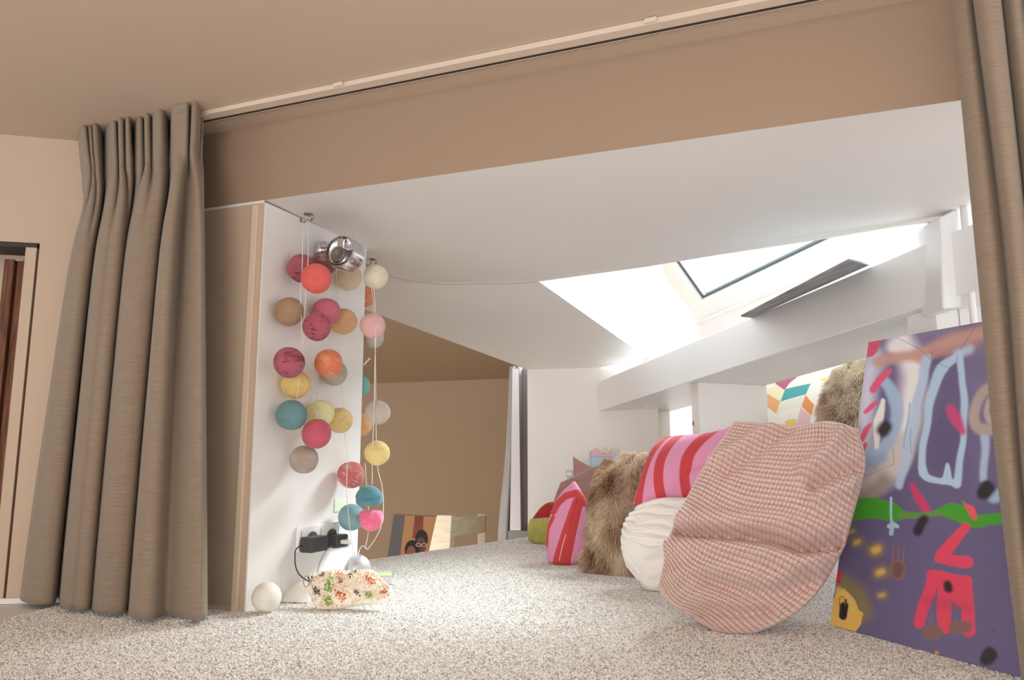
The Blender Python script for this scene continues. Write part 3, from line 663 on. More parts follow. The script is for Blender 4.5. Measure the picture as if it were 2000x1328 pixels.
def fur(parent, Fr, n, count, length, lay, dark, seed):
    nv, nu, _ = Fr.shape; r = np.random.default_rng(seed)
    u = r.uniform(0.01, 0.99, count) * (nu - 1); v = r.uniform(0.01, 0.99, count) * (nv - 1); i = np.minimum(v.astype(int), nv - 2); j = np.minimum(u.astype(int), nu - 2); a_ = (v - i)[:, None]; b_ = (u - j)[:, None]
    p = Fr[i, j] * (1 - a_) * (1 - b_) + Fr[i, j + 1] * (1 - a_) * b_ + Fr[i + 1, j] * a_ * (1 - b_) + Fr[i + 1, j + 1] * a_ * b_
    du = Fr[i, j + 1] - Fr[i, j]; dv = Fr[i + 1, j] - Fr[i, j]; nn = np.cross(dv, du); nn /= np.linalg.norm(nn, axis=1)[:, None] + 1e-9
    un, vn = u / (nu - 1), v / (nv - 1)
    L_ = length * r.uniform(0.6, 1.15, count)[:, None]
    cl = np.stack([smooth_noise(un, vn, 26, seed + 1), smooth_noise(un, vn, 26, seed + 2), smooth_noise(un, vn, 26, seed + 3)], 1) * 0.8
    t = nn * 0.55 + np.asarray(lay)[None] * 0.8 + cl + r.normal(0, 0.18, (count, 3)); t /= np.linalg.norm(t, axis=1)[:, None]
    S = 4; pos = np.zeros((count, S, 3))
    for k in range(S):
        f_ = k / (S - 1); pos[:, k] = p + t * L_ * f_ + nn * L_ * 0.12 * math.sin(f_ * 3.0) - np.array([0, 0, 1.0]) * L_ * 0.25 * f_ * f_
    pos[..., 2] = np.maximum(pos[..., 2], 0.002)
    cv = bpy.data.hair_curves.new('fur'); cv.add_curves([S] * count)
    pos = pos - world_loc(parent)
    cv.points.foreach_set('position', pos.reshape(-1).astype(np.float32))
    rad = np.tile(np.array([0.00055, 0.0005, 0.0004, 0.00012]), count); cv.points.foreach_set('radius', rad.astype(np.float32))
    tone = np.clip(0.5 + dark(un, vn) + r.normal(0, 0.16, count), 0, 1)
    at = cv.attributes.new('tone', 'FLOAT', 'CURVE'); at.data.foreach_set('value', tone.astype(np.float32))
    cv.materials.append(M_fur)
    o_ = bpy.data.objects.new('fur', cv); COL.objects.link(o_); o_.parent = parent; o_['kind'] = 'stuff'; return o_
pF = carpet(1190, 1122) + np.array([0, 0, 0.004])
o, Fr, n_ = pillow('cushion', [(1185, 918), (1205, 897), (1235, 888), (1275, 882)], [(1275, 882), (1265, 950), (1262, 1040), (1255, 1112)], [(1146, 1102), (1170, 1112), (1210, 1124), (1255, 1112)], [(1185, 918), (1170, 960), (1158, 1030), (1146, 1102)],
           (-0.45, -0.80, 0.40), pF, 0.05, 0.06, M_hide, 60, 70, lambda u, v, x, y: 0.012 * smooth_noise(u, v, 11, 51), keep=True)
props(o, 'brown faux fur cushion between the striped cushion and the white crinkled cushion', 'cushion', 'brown faux fur cushions')
fur(o, Fr, n_, 30000, 0.034, (-0.12, -0.2, -0.55), lambda u, v: 0.36 * smooth_noise(u, v, 9, 61) + 0.26 * smooth_noise(u, v, 24, 62) + 0.16, 71)
# cushions in the alcove behind the beam
al = lambda w: (-NN, bpt(0.9, w, 0))
n2, p2 = unit(-NN * 0.97 + Z * 0.22 ), bpt(0.9, 0.56, 0.5)
zo = lambda pts: [(1470 + x / 6.64, 700 + y / 6.64) for x, y in pts]
def chevron(x, y, u, v):
    c_ = np.tile(lin((250, 245, 234)), (len(x), 1))
    for pts, rgb in (([(100, 560), (250, 475), (215, 615), (100, 680)], (140, 62, 92)), ([(365, 350), (450, 250), (700, 230), (575, 345), (512, 440)], (190, 110, 142)), ([(255, 470), (360, 355), (510, 440), (465, 590)], (255, 240, 200)), ([(250, 475), (465, 590), (415, 755), (220, 615)], (244, 184, 130)),
                     ([(465, 595), (520, 430), (840, 355), (800, 500)], (92, 176, 178)), ([(795, 510), (905, 640), (875, 780), (750, 655)], (236, 158, 98)), ([(745, 665), (865, 780), (860, 1000), (660, 1000)], (238, 200, 204)), ([(470, 610), (790, 505), (745, 655), (420, 745)], (240, 238, 226)), ([(100, 680), (195, 625), (170, 900), (100, 900)], (252, 220, 160)), ([(925, 295), (1030, 260), (1020, 320)], (250, 222, 120)), ([(545, 855), (600, 825), (690, 825), (680, 1000), (540, 1000)], (250, 214, 120))):
        c_ = fillp(c_, x, y, zo(pts), rgb)
    return c_
o = pillow('cushion', [(1478, 732), (1520, 722), (1580, 712), (1640, 705)], [(1640, 705), (1650, 770), (1648, 850), (1640, 930)], [(1478, 930), (1520, 940), (1580, 940), (1640, 930)], [(1478, 732), (1474, 800), (1474, 860), (1478, 930)],
           n2, p2, 0.05, 0.03, M_print, 320, 320, lambda u, v, x, y: 0.004 * smooth_noise(u, v, 8, 81), chevron)
props(o, 'white cushion with orange, teal and plum diamonds behind the beam', 'cushion')
o, Fr, n_ = pillow('cushion', [(1640, 722), (1660, 708), (1690, 704), (1730, 700)], [(1730, 700), (1735, 760), (1735, 830), (1730, 900)], [(1600, 900), (1640, 905), (1690, 905), (1730, 900)], [(1640, 722), (1618, 760), (1606, 820), (1600, 900)],
           unit(-NN * 0.97 + Z * 0.22), bpt(0.9, 0.47, 0.5), 0.05, 0.03, M_hide, 50, 50, lambda u, v, x, y: 0.010 * smooth_noise(u, v, 11, 91), keep=True)
props(o, 'brown faux fur cushion in the alcove beside the painted board', 'cushion', 'brown faux fur cushions')
fur(o, Fr, n_, 16000, 0.032, (-0.2, -0.2, -0.45), lambda u, v: 0.25 * smooth_noise(u, v, 10, 95) + 0.2 * smooth_noise(u, v, 24, 96) + 0.42, 97)  # strand tone raised to stand for the bright light in the alcove

# ================================================================= PAINTED BOARD
BL = carpet(1622, 1224); BR = carpet(1990, 1327); bu = unit(BR - BL)
d_ = ray(1697, 672); s_ = np.dot(BL - CAM, bu) / np.dot(d_, bu); TL = CAM + d_ * s_
bv = TL - BL; bnrm = unit(np.cross(bu, bv)); bnrm = bnrm if bnrm[1] < 0 else -bnrm
print('board', BL, BR, TL, np.linalg.norm(bv))
BL = BL + Z * .004
ncol, nrow_ = 260, 420; wB = np.linalg.norm(BR - BL) + 0.05
gu, gv = np.meshgrid(np.linspace(0, 1, ncol), np.linspace(0, 1, nrow_))
Bp = BL + gu.reshape(-1, 1) * bu * wB + (1 - gv.reshape(-1, 1)) * bv
X, Y = proj(Bp); X, Y = (X - 1580) * 1.824, (Y - 600) * 1.824
wob = 5 * np.sin(X * .05 + Y * .021) + 4 * np.sin(Y * .043 - X * .017); X = X + wob * .5; Y = Y + 4 * np.sin(X * .031) * .5
c_ = np.tile(lin((98, 92, 128)), (len(X), 1))
def S(pl, w, rgb, soft=3, alpha=1.0):
    global c_
    c_ = stroke(c_, X, Y, pl, w, rgb, soft, alpha)
def C(pl, w, rgb, soft=3, alpha=1.0): S([tuple(q_) for q_ in catmull(pl, 7)] if len(pl) > 2 else pl, w, rgb, soft, alpha)
def T(pl, ws, rgb, soft=3, alpha=1.0):
    p_ = catmull(pl, 7); w_ = np.interp(np.linspace(0, 1, len(p_)), np.linspace(0, 1, len(ws)), ws)
    global c_
    k = np.zeros(len(X))
    for i in range(len(p_) - 1):
        d = seg_dist(X, Y, [tuple(p_[i]), tuple(p_[i + 1])]); q_ = np.clip((w_[i] / 2 + soft - d) / (2 * soft), 0, 1); k = np.maximum(k, q_ * q_ * (3 - 2 * q_))
    k = (k * alpha)[:, None]; c_ = c_ * (1 - k) + lin(rgb) * k
S([(250, 60), (700, 130)], 110, (134, 124, 152), 70, .85)
S([(420, 260), (690, 330)], 240, (122, 114, 150), 90, .85)
C([(470, 200), (500, 330), (480, 520)], 130, (92, 82, 120), 60, .75)
S([(600, 500), (640, 640)], 90, (112, 104, 142), 60, .7)
C([(330, 120), (372, 230), (352, 420), (300, 560)], 78, (228, 224, 230), 30, .95)
C([(232, 180), (205, 300), (200, 460), (190, 560)], 66, (196, 198, 220), 34, .95)
C([(330, 480), (280, 590), (175, 662)], 84, (190, 186, 186), 26, .92)
C([(270, 620), (220, 660), (160, 690)], 52, (140, 126, 118), 24, .8)
S([(300, 145), (345, 160)], 40, (232, 228, 234), 22, .95)
C([(244, 196), (300, 182), (350, 172), (420, 170)], 40, (186, 146, 138), 15, .95); C([(400, 170), (470, 140), (540, 112), (650, 84)], 52, (186, 146, 138), 18, .95); C([(440, 160), (520, 160), (600, 130)], 26, (174, 132, 126), 16, .8)
c_ = fillp(c_, X, Y, [(196, 128), (268, 112), (245, 160), (230, 176), (190, 182)], (196, 86, 116))
T([(262, 255), (298, 300), (312, 370), (300, 450), (262, 505), (205, 540)], (34, 44, 46, 44, 48, 50), (156, 180, 210), 9, .95)
T([(266, 335), (252, 400), (238, 500)], (16, 30, 12), (224, 226, 234), 4, .95)
C([(210, 555), (260, 540)], 34, (140, 160, 196), 16, .9)
T([(420, 190), (400, 280), (378, 380), (350, 520), (320, 635)], (40, 36, 34, 32, 26), (170, 190, 216), 7, .95)
S([(362, 340), (345, 470), (340, 500)], 7, (150, 176, 208), 1.5)
T([(535, 168), (480, 215), (440, 300), (418, 420), (402, 540), (408, 590)], (22, 36, 30, 26, 30, 28), (168, 192, 217), 5)
T([(402, 570), (420, 605), (455, 620), (490, 620), (530, 628)], (28, 24, 20, 26, 22), (168, 192, 217), 3)
T([(535, 180), (550, 260), (552, 400), (544, 520), (528, 630)], (26, 24, 22, 26, 28), (168, 192, 217), 5)
T([(478, 625), (492, 560), (502, 622)], (18, 8, 20), (168, 192, 217), 2)
S([(528, 165), (575, 148)], 30, (176, 196, 218), 14, .85)
T([(628, 450), (625, 530), (622, 612)], (30, 26, 30), (166, 182, 212), 8)
S([(660, 680), (690, 660)], 40, (156, 182, 212), 9, .9)
C([(700, 300), (650, 288), (605, 325), (588, 385), (612, 432), (690, 440)], 40, (172, 156, 150), 10); C([(690, 330), (652, 330), (636, 370), (650, 410), (690, 412)], 22, (186, 170, 164), 6, .9); C([(700, 340), (658, 340), (645, 372), (660, 402), (700, 404)], 4, (130, 112, 110), 2)
for pl, w in (([(288, 228), (262, 250), (228, 295)], (16, 30, 26)), ([(240, 340), (222, 354), (202, 372)], (12, 22, 16)), ([(222, 420), (205, 440), (188, 470)], (14, 24, 20)), ([(203, 488), (196, 500), (188, 512)], (14, 18, 18))): T(pl, w, (212, 84, 124), 4)
T([(508, 362), (522, 390), (545, 440)], (30, 42, 24), (190, 72, 120), 10, .95)
T([(372, 635), (392, 680), (416, 724)], (22, 30, 26), (190, 62, 104), 6)
for p_, w, sf in (((270, 435), 44, 12), ((630, 652), 58, 10), ((640, 1245), 54, 8)): S([(p_[0] - 4, p_[1] + 6), (p_[0] + 4, p_[1] - 6)], w, (46, 42, 48), sf)
T([(140, 722), (220, 716), (290, 730), (340, 738), (420, 740), (475, 730), (515, 728), (555, 742), (600, 762), (640, 758), (700, 752)], (78, 76, 64, 24, 16, 28, 62, 64, 44, 38, 44), (66, 150, 46), 4)
C([(330, 740), (400, 742), (470, 738)], 18, (120, 124, 84), 6, .6)
S([(549, 690), (566, 722)], 7, (80, 160, 60), 1)
T([(560, 704), (580, 722), (592, 748)], (14, 30, 18), (222, 86, 98), 3)
S([(290, 680), (294, 770)], 8, (165, 195, 220), 2); T([(282, 782), (300, 776), (318, 780)], (14, 22, 12), (160, 190, 214), 2); S([(296, 780), (292, 806)], 18, (156, 186, 212), 3)
S([(408, 758), (388, 796)], 36, (48, 42, 50), 9)
T([(558, 782), (520, 830), (476, 880)], (36, 42, 46), (210, 70, 98), 4); T([(462, 896), (510, 902), (562, 906)], (34, 40, 44), (210, 70, 98), 4)
c_ = stroke(c_, X, Y, [(446, 960), (415, 1050), (392, 1122)], 44, (208, 68, 94), 4); S([(480, 965), (482, 1050), (484, 1142)], 46, (208, 68, 94), 4); S([(560, 978), (566, 1060), (572, 1150)], 46, (208, 68, 94), 4)
S([(440, 958), (560, 976)], 40, (208, 68, 94), 4); S([(480, 985), (545, 1040)], 60, (208, 68, 94), 5); C([(420, 1050), (480, 1058), (570, 1070)], 30, (160, 62, 86), 22, .45)
T([(434, 1060), (438, 1100), (440, 1150)], (3, 12, 20), (112, 98, 130), 3); T([(524, 1085), (526, 1120), (528, 1160)], (3, 12, 22), (112, 98, 130), 3)
S([(498, 990), (499, 1002)], 32, (44, 38, 44), 7)
S([(432, 1160), (448, 1160)], 54, (124, 94, 94), 8); S([(520, 1140), (562, 1136)], 44, (124, 94, 94), 9)
S([(318, 925), (312, 945)], 54, (128, 98, 90), 5); S([(318, 925), (312, 945)], 34, (108, 82, 84), 4)
for a_, b_ in (((304, 850), (302, 900)), ((322, 848), (320, 900)), ((338, 858), (334, 905))): S([a_, b_], 5, (138, 104, 90), 1.5)
for p_, w in (((175, 838), 22), ((150, 800), 14), ((240, 868), 42), ((255, 948), 36), ((262, 1030), 14)):
    S([(p_[0] - 6, p_[1]), (p_[0] + 6, p_[1] - 4)], w + 8, (150, 130, 84), 20, .8); S([(p_[0] - 6, p_[1]), (p_[0] + 6, p_[1] - 4)], w * .6, (206, 176, 90), 10, .95)
C([(130, 980), (180, 1030), (196, 1090)], 56, (134, 124, 70), 28, .85)
c_ = fillp(c_, X, Y, [(96, 1020), (128, 1000), (160, 1040), (176, 1075), (196, 1090), (190, 1130), (165, 1160), (130, 1165), (70, 1145), (80, 1080)], (226, 178, 96))
C([(108, 1010), (136, 1040), (150, 1080)], 30, (236, 194, 112), 10, .7)
S([(125, 1062), (122, 1100)], 26, (34, 28, 28), 2); S([(130, 1040), (131, 1080)], 5, (34, 28, 28), 1); C([(112, 1075), (110, 1040), (122, 1030), (128, 1060)], 3, (150, 104, 46), 1)
S([(112, 945), (107, 975)], 18, (206, 44, 70), 4)
S([(455, 1232), (456, 1233)], 13, (190, 140, 80), 2); S([(656, 1154), (657, 1154)], 5, (40, 36, 40), 1); S([(466, 416), (467, 417)], 5, (50, 44, 60), 1)
for pl in ([(280, 100), (340, 118), (390, 146), (440, 190), (540, 236)], [(590, 70), (560, 120), (540, 145)], [(300, 500), (305, 560), (210, 600)], [(165, 610), (220, 560)], [(366, 430), (362, 520)], [(525, 165), (524, 190)], [(438, 160), (440, 190)]): S(pl, 1.8, (84, 72, 92), 1, .7)
c_ = np.clip(c_ * 1.28, 0, .9)
M_paint = mat('sprayed_paint', None, 0.38, attr='col', bump=0.25, bscale=60, bdist=0.001, spec=0.4)
fa = [[i * ncol + j, i * ncol + j + 1, (i + 1) * ncol + j + 1, (i + 1) * ncol + j] for i in range(nrow_ - 1) for j in range(ncol - 1)]
bo = mk('painted_board', Bp + bnrm * 0.0005, fa, M_paint, None, False, c_)
props(bo, 'purple spray-painted board with pale blue strokes and pink letters leaning beside the right curtain', 'board')
M_ply = mat('board_edge_wood', (150, 140, 150), 0.6)
prism('board_core', [BL, BL + bu * wB, BL + bu * wB + bv, BL + bv], -bnrm * 0.008, M_ply, bo)

# ================================================================= COTTON BALL LIGHTS
def yarn_mat(name, rgb, thread=None, amt=0.0, dark=0.84, scale=46, glow=0.0):
    m_ = bpy.data.materials.new(name); m_.use_nodes = True; nt_ = m_.node_tree; N_ = nt_.nodes; L_ = nt_.links; b_ = N_['Principled BSDF']
    b_.inputs['Roughness'].default_value = 0.8; b_.inputs['Specular IOR Level'].default_value = 0.2; b_.inputs['Sheen Weight'].default_value = 0.25
    tc_ = N_.new('ShaderNodeTexCoord'); prev = None
    for k, rot in enumerate(((0.3, 0.9, 0.2), (1.3, 0.2, 1.0), (2.1, 1.4, 0.4))):
        mp_ = N_.new('ShaderNodeMapping'); mp_.inputs['Rotation'].default_value = rot; L_.new(tc_.outputs['Object'], mp_.inputs[0])
        mp_.inputs['Scale'].default_value = (24, 24, 800)
        wv = N_.new('ShaderNodeTexNoise'); wv.inputs['Scale'].default_value = 1.0; wv.inputs['Detail'].default_value = 0; wv.inputs['Distortion'].default_value = 0.25; L_.new(mp_.outputs[0], wv.inputs[0])
        if prev is None: prev = wv.outputs['Fac']
        else:
            mx_ = N_.new('ShaderNodeMath'); mx_.operation = 'MAXIMUM'; L_.new(prev, mx_.inputs[0]); L_.new(wv.outputs['Fac'], mx_.inputs[1]); prev = mx_.outputs[0]
    sc_ = N_.new('ShaderNodeMath'); sc_.operation = 'MULTIPLY'; sc_.inputs[1].default_value = 0.85; L_.new(prev, sc_.inputs[0])
    nz = N_.new('ShaderNodeTexNoise'); nz.inputs['Scale'].default_value = 45; nz.inputs['Detail'].default_value = 5; L_.new(tc_.outputs['Object'], nz.inputs['Vector'])
    r_ = N_.new('ShaderNodeValToRGB'); e_ = r_.color_ramp.elements; c0 = (lambda q: q * min(1.0, 0.90 / q.max()))(lin(rgb) * 1.0 + 0.15 * lin((250, 232, 224)))
    if thread is None:
        e_[0].position = 0.25; e_[0].color = (*(c0 * dark), 1); e_[1].position = 0.55; e_[1].color = (*c0, 1)
    else:
        e_[0].position = 0.56; e_[0].color = (*c0, 1); e_[1].position = 0.68 + (1 - amt) * 0.12; e_[1].color = (*lin(thread), 1)
    ad = N_.new('ShaderNodeMath'); ad.operation = 'ADD'; L_.new(sc_.outputs[0], ad.inputs[0])
    sb = N_.new('ShaderNodeMath'); sb.operation = 'SUBTRACT'; L_.new(nz.outputs['Fac'], sb.inputs[0]); sb.inputs[1].default_value = 0.5; L_.new(sb.outputs[0], ad.inputs[1])
    L_.new(ad.outputs[0], r_.inputs[0]); L_.new(r_.outputs[0], b_.inputs['Base Color'])
    bp_ = N_.new('ShaderNodeBump'); bp_.inputs['Strength'].default_value = 0.35; bp_.inputs['Distance'].default_value = 0.0008; L_.new(ad.outputs[0], bp_.inputs['Height']); L_.new(bp_.outputs[0], b_.inputs['Normal'])
    tl_ = N_.new('ShaderNodeBsdfTranslucent'); L_.new(r_.outputs[0], tl_.inputs['Color']); mxs = N_.new('ShaderNodeMixShader'); mxs.inputs[0].default_value = 0.30
    L_.new(b_.outputs[0], mxs.inputs[1]); L_.new(tl_.outputs[0], mxs.inputs[2]); L_.new(mxs.outputs[0], N_['Material Output'].inputs['Surface'])
    return m_
def ball_mesh(R, seed, dent=None):
    bm = bmesh.new(); bmesh.ops.create_uvsphere(bm, u_segments=40, v_segments=26, radius=1.0); r = np.random.default_rng(seed)
    k = r.uniform(-1, 1, (5, 3)); ph_ = r.uniform(0, 6.28, 5)
    for v in bm.verts:
        p = np.array(v.co); w = 1 + 0.012 * sum(math.sin(3.0 * float(p @ k[i]) + ph_[i]) for i in range(5))
        if dent: w *= dent(p)
        v.co = (p * w * R).tolist()
    me_ = bpy.data.meshes.new('ball_light'); bm.to_mesh(me_); bm.free(); me_.polygons.foreach_set('use_smooth', [True] * len(me_.polygons)); return me_
def teal_dent(p):
    k = 1.0 - 0.14 * max(0, p[2]); 
    if p[1] < 0.3: k -= 0.30 * math.exp(-((p[2] + 0.02 + 0.10 * p[0] ** 2) / 0.10) ** 2) * max(0, 1 - (p[0] * 0.9) ** 2)
    if p[2] < -0.55: k *= 0.55 / -p[2]
    return k
def pink_dent(p):
    k = 1.0
    if p[1] < 0.3: k -= 0.24 * math.exp(-((p[0] - 0.42) / 0.13) ** 2) * math.exp(-((p[2]) / 0.55) ** 2)
    k -= 0.12 * math.exp(-((p[0] + 0.55) / 0.2) ** 2) * math.exp(-((p[2] - .7) / 0.3) ** 2)
    if p[2] > 0.6: k *= 0.6 / p[2]
    return k
BALL = []   # (x, y, r, gap from wall or None for depth, colour, thread, amt, label)
def jamb_gap(x, y, r, gap):
    d = ray(x, y); lo_, hi_ = 1.2, 2.6
    for _ in range(50):
        mi = (lo_ + hi_) / 2; p = CAM + d * mi; R = r / F * (p[1] * math.cos(P) + (p[2] - CAM[2]) * math.sin(P))
        clear = np.dot(p - K, H) - 0.005 - R
        if clear > gap: lo_ = mi
        else: hi_ = mi
    return CAM + d * lo_
def depth_of(p): return p[1] * math.cos(P) + (p[2] - CAM[2]) * math.sin(P)
specs = [
 (589.6, 524, 28.5, .002, (158, 44, 72), (120, 30, 52), .5, 'crimson cotton ball light, topmost on the left, half behind the coral one'),
 (618, 544, 29, .064, (226, 76, 72), None, 0, 'plain coral red cotton ball light in front of the two crimson ones'),
 (633, 514.5, 24.5, .004, (128, 28, 44), (220, 190, 180), .5, 'dark red cotton ball light with pale threads under the chrome spotlight'),
 (682, 542, 25, .004, (248, 232, 204), None, 0, 'cream cotton ball light directly under the chrome spotlight'),
 (734, 540, 24, 1.90, (250, 243, 222), None, 0, 'ivory cotton ball light below the hook at the jamb edge'),
 (712, 580, 21, 2.16, (216, 124, 70), (240, 190, 150), .7, 'mottled orange cotton ball light peeping out behind the jamb edge under the ivory one'),
 (564, 609, 28.5, .003, (162, 126, 86), None, 0, 'tan brown cotton ball light, the leftmost of the second row'),
 (637.7, 609, 27, .006, (206, 92, 126), None, 0, 'plain rose pink cotton ball light above the raspberry swirled one'),
 (619, 638.8, 27.5, .056, (172, 46, 82), (110, 26, 56), .5, 'raspberry cotton ball light with dark swirls in front of the rose pink one'),
 (671, 628, 26, .003, (248, 206, 150), None, 0, 'pale orange cotton ball light to the right of the rose pink one'),
 (728, 636, 25, 1.90, (232, 190, 190), None, 0, 'pale pink cotton ball light hanging at the jamb edge'),
 (729.4, 660, 21, 2.15, (188, 178, 170), (220, 214, 208), .5, 'grey cotton ball light hidden behind the pale pink one'),
 (565, 709, 30, .046, (170, 54, 88), (120, 34, 60), .4, 'raspberry cotton ball light above the yellow one on the left strand'),
 (642, 709, 27.5, .058, (214, 110, 62), (244, 178, 130), .8, 'orange and cream mottled cotton ball light in front of a grey one'),
 (653.5, 728, 25, .002, (186, 174, 162), None, 0, 'warm grey cotton ball light behind the mottled orange one'),
 (577.6, 750, 28.5, .002, (250, 220, 132), None, 0, 'yellow cotton ball light below the raspberry one on the left strand'),
 (701, 753, 21.5, 2.16, (92, 184, 180), None, 0, 'turquoise cotton ball light peeping out behind the jamb edge'),
 (569.4, 810.5, 30, .010, (74, 140, 148), None, 0, 'teal blue cotton ball light, lowest on the far left strand'),
 (626.4, 807, 26.5, .003, (240, 240, 184), None, 0, 'pale lime cotton ball light behind the teal and raspberry red ones'),
 (663.8, 821.4, 25, .003, (253, 228, 156), None, 0, 'butter yellow cotton ball light right of the pale lime one'),
 (618.4, 847, 28.8, .052, (196, 54, 92), None, 0, 'plain raspberry red cotton ball light in front of the pale lime one'),
 (594, 897.6, 28, .010, (164, 150, 138), (206, 196, 186), .5, 'taupe glitter cotton ball light, lowest of the left group'),
 (737.4, 805, 24.5, 1.92, (194, 184, 178), None, 0, 'light grey cotton ball light hanging free right of the jamb edge'),
 (704, 830, 23, 2.16, (244, 190, 124), None, 0, 'orange cotton ball light peeping out behind the jamb edge below the light grey one'),
 (736.7, 884.7, 24.5, 1.92, (254, 236, 160), None, 0, 'bright yellow cotton ball light hanging free in front of the brown bedroom wall'),
 (685.4, 927.8, 26, .006, (190, 84, 86), (240, 206, 200), .55, 'rose cotton ball light with pale glitter threads above the blue-grey one'),
 (687, 1010, 25.8, .014, (108, 160, 172), (150, 190, 196), .4, 'blue-grey cotton ball light hanging above the sockets'),
]
dents = [(721, 971.5, 27, 1.95, (32, 136, 156), None, 0, 'dented teal cotton ball light above the dented pink one', teal_dent), (725.5, 1012, 24.5, 1.97, (236, 100, 150), (250, 170, 200), .4, 'dented bright pink cotton ball light under the teal one', pink_dent)]
for i, sp in enumerate(specs + [d[:8] for d in dents]):
    x, y, r, g, rgb, th, am, lab = sp
    p = jamb_gap(x, y, r, g) if g < 1 else atY(x, y, g)
    R = r / F * depth_of(p)
    me_ = ball_mesh(R, i, dents[i - len(specs)][8] if i >= len(specs) else None); me_.materials.append(yarn_mat('cotton_yarn', rgb, th, am))
    o = bpy.data.objects.new('ball_light', me_); COL.objects.link(o); o.location = p
    if i < len(specs): o.rotation_euler = (random.uniform(-.4, .4), random.uniform(-.4, .4), random.uniform(0, 6.28))
    props(o, lab, 'ball light', 'cotton ball lights')
# silver ball and white ball on the carpet
def floor_ball(x, y, r, rgb, th, lab, metal=False, seed=90):
    d = ray(x, y); t = None; lo_, hi_ = 0.8, 2.6
    for _ in range(50):
        mi = (lo_ + hi_) / 2; p = CAM + d * mi; R = r / F * depth_of(p)
        if p[2] - R > 0.004: lo_ = mi
        else: hi_ = mi
    p = CAM + d * lo_; R = r / F * depth_of(p); me_ = ball_mesh(R, seed); m_ = yarn_mat('cotton_yarn', rgb, th, .5)
    if metal: m_.node_tree.nodes['Principled BSDF'].inputs['Metallic'].default_value = 0.55; m_.node_tree.nodes['Principled BSDF'].inputs['Roughness'].default_value = 0.35
    me_.materials.append(m_); o = bpy.data.objects.new('ball_light', me_); COL.objects.link(o); o.location = p; return props(o, lab, 'ball light', 'cotton ball lights'), p, R
_, pSil, rSil = floor_ball(697, 1111, 27, (206, 206, 212), (240, 240, 244), 'silver cotton ball light resting on the carpet behind the floral pouch', True)
_, pWh, rWh = floor_ball(520, 1166, 28, (240, 238, 228), None, 'white cotton ball light lying on the carpet at the foot of the jamb')

# cables: one per hanging strand
M_twist = mat('pale_twin_flex', (226, 220, 212), 0.3, spec=0.5)
def cable(pts, label, r=0.0009):
    """pts: (x, y, gap) on the jamb side or (x, y, Y>1) hanging free"""
    P3 = [hit(x, y, H, K + H * (0.005 + g)) if g < 1 else atY(x, y, g) for x, y, g in pts]
    o = tube('light_cable', P3, r, M_twist, None, 6, 5); return props(o, label, 'cable', 'cables of the ball lights'), P3
hk1 = (597, 430)
cable([(592, 428, .042), (591, 470, .070), (590, 530, .072), (587, 575, .066), (589, 640, .070), (587, 690, .076), (584, 745, .072), (579, 785, .05)], 'twisted pale cable from the steel hook down past the crimson and raspberry ball lights')
cable([(602, 428, .042), (602, 480, .074), (601, 520, .084), (596, 590, .07), (593, 680, .06), (600, 730, .05), (608, 760, .04), (613, 790, .05), (620, 815, .1)], 'twisted pale cable from the steel hook to the raspberry red ball light', 0.0009)
cable([(582, 788, .05), (600, 785, .05), (616, 792, .05), (622, 806, .085), (618, 820, .09)], 'looped pale cable between the teal and pale lime ball lights')
cable([(585, 835, .03), (590, 855, .03), (597, 872, .05)], 'short pale cable above the taupe glitter ball light')
cable([(635, 560, .02), (634, 585, .025), (631, 660, .03), (629, 682, .04), (622, 735, .02), (619, 780, .02), (618, 800, .03)], 'pale cable from the coral ball light down to the raspberry red one', 0.0008)
cable([(657, 520, .03), (657, 560, .03), (660, 600, .03), (661, 655, .03), (664, 690, .04), (667, 750, .03), (670, 800, .03), (674, 850, .03), (678, 900, .06), (677, 960, .06), (680, 1000, .075), (683, 1030, .07), (689, 1068, .05), (693, 1084, .05)], 'long pale cable from the chrome spotlight down to the silver ball light')
cable([(730, 560, 1.90), (733, 600, 1.90), (734, 650, 1.87), (732, 720, 1.88), (731, 790, 1.885), (729, 840, 1.88), (727, 900, 1.90), (727, 946, 1.90)], 'twisted pale cable from the ivory ball light down to the dented teal one', 0.0011)
cable([(724, 556, 1.98), (729, 590, 1.98), (733, 690, 1.98), (734, 770, 1.95), (735, 860, 1.95), (738, 915, 1.95), (746, 950, 1.94), (749, 990, 1.94), (745, 1025, 1.94), (733, 1052, 1.94), (717, 1074, 1.93)], 'bowed pale cable looping right of the dented teal and pink ball lights', 0.0011)
cable([(722, 700, 1.98), (711, 712, 2.0)], 'stub of pale cable with a clip above the turquoise ball light', 0.0025)
cable([(713, 905, 1.97), (716, 950, 1.99), (720, 1000, 2.02), (719, 1040, 1.97), (714, 1068, 1.95)], 'straight pale cable behind the dented ball lights', 0.0011)
cable([(716, 1072, 1.94), (708, 1066, 1.95), (702, 1074, 1.94), (699, 1084, 1.92)], 'pale cable end tied to the top of the silver ball light', 0.0013)
wirep = [on_soffit(730, 520) - Z * .01] + [on_soffit(x, y) - Z * g for x, y, g in ((760, 532, .012), (800, 540, .014), (860, 548, .012), (890, 549.5, .010), (940, 550, .008), (1000, 550.5, .006), (1049, 549, .002))]
props(tube('thin_wire', wirep, 0.0006, mat('grey_wire', (150, 140, 132), 0.5), None, 6, 5), 'thin grey wire running along the niche ceiling to the roof window', 'wire')

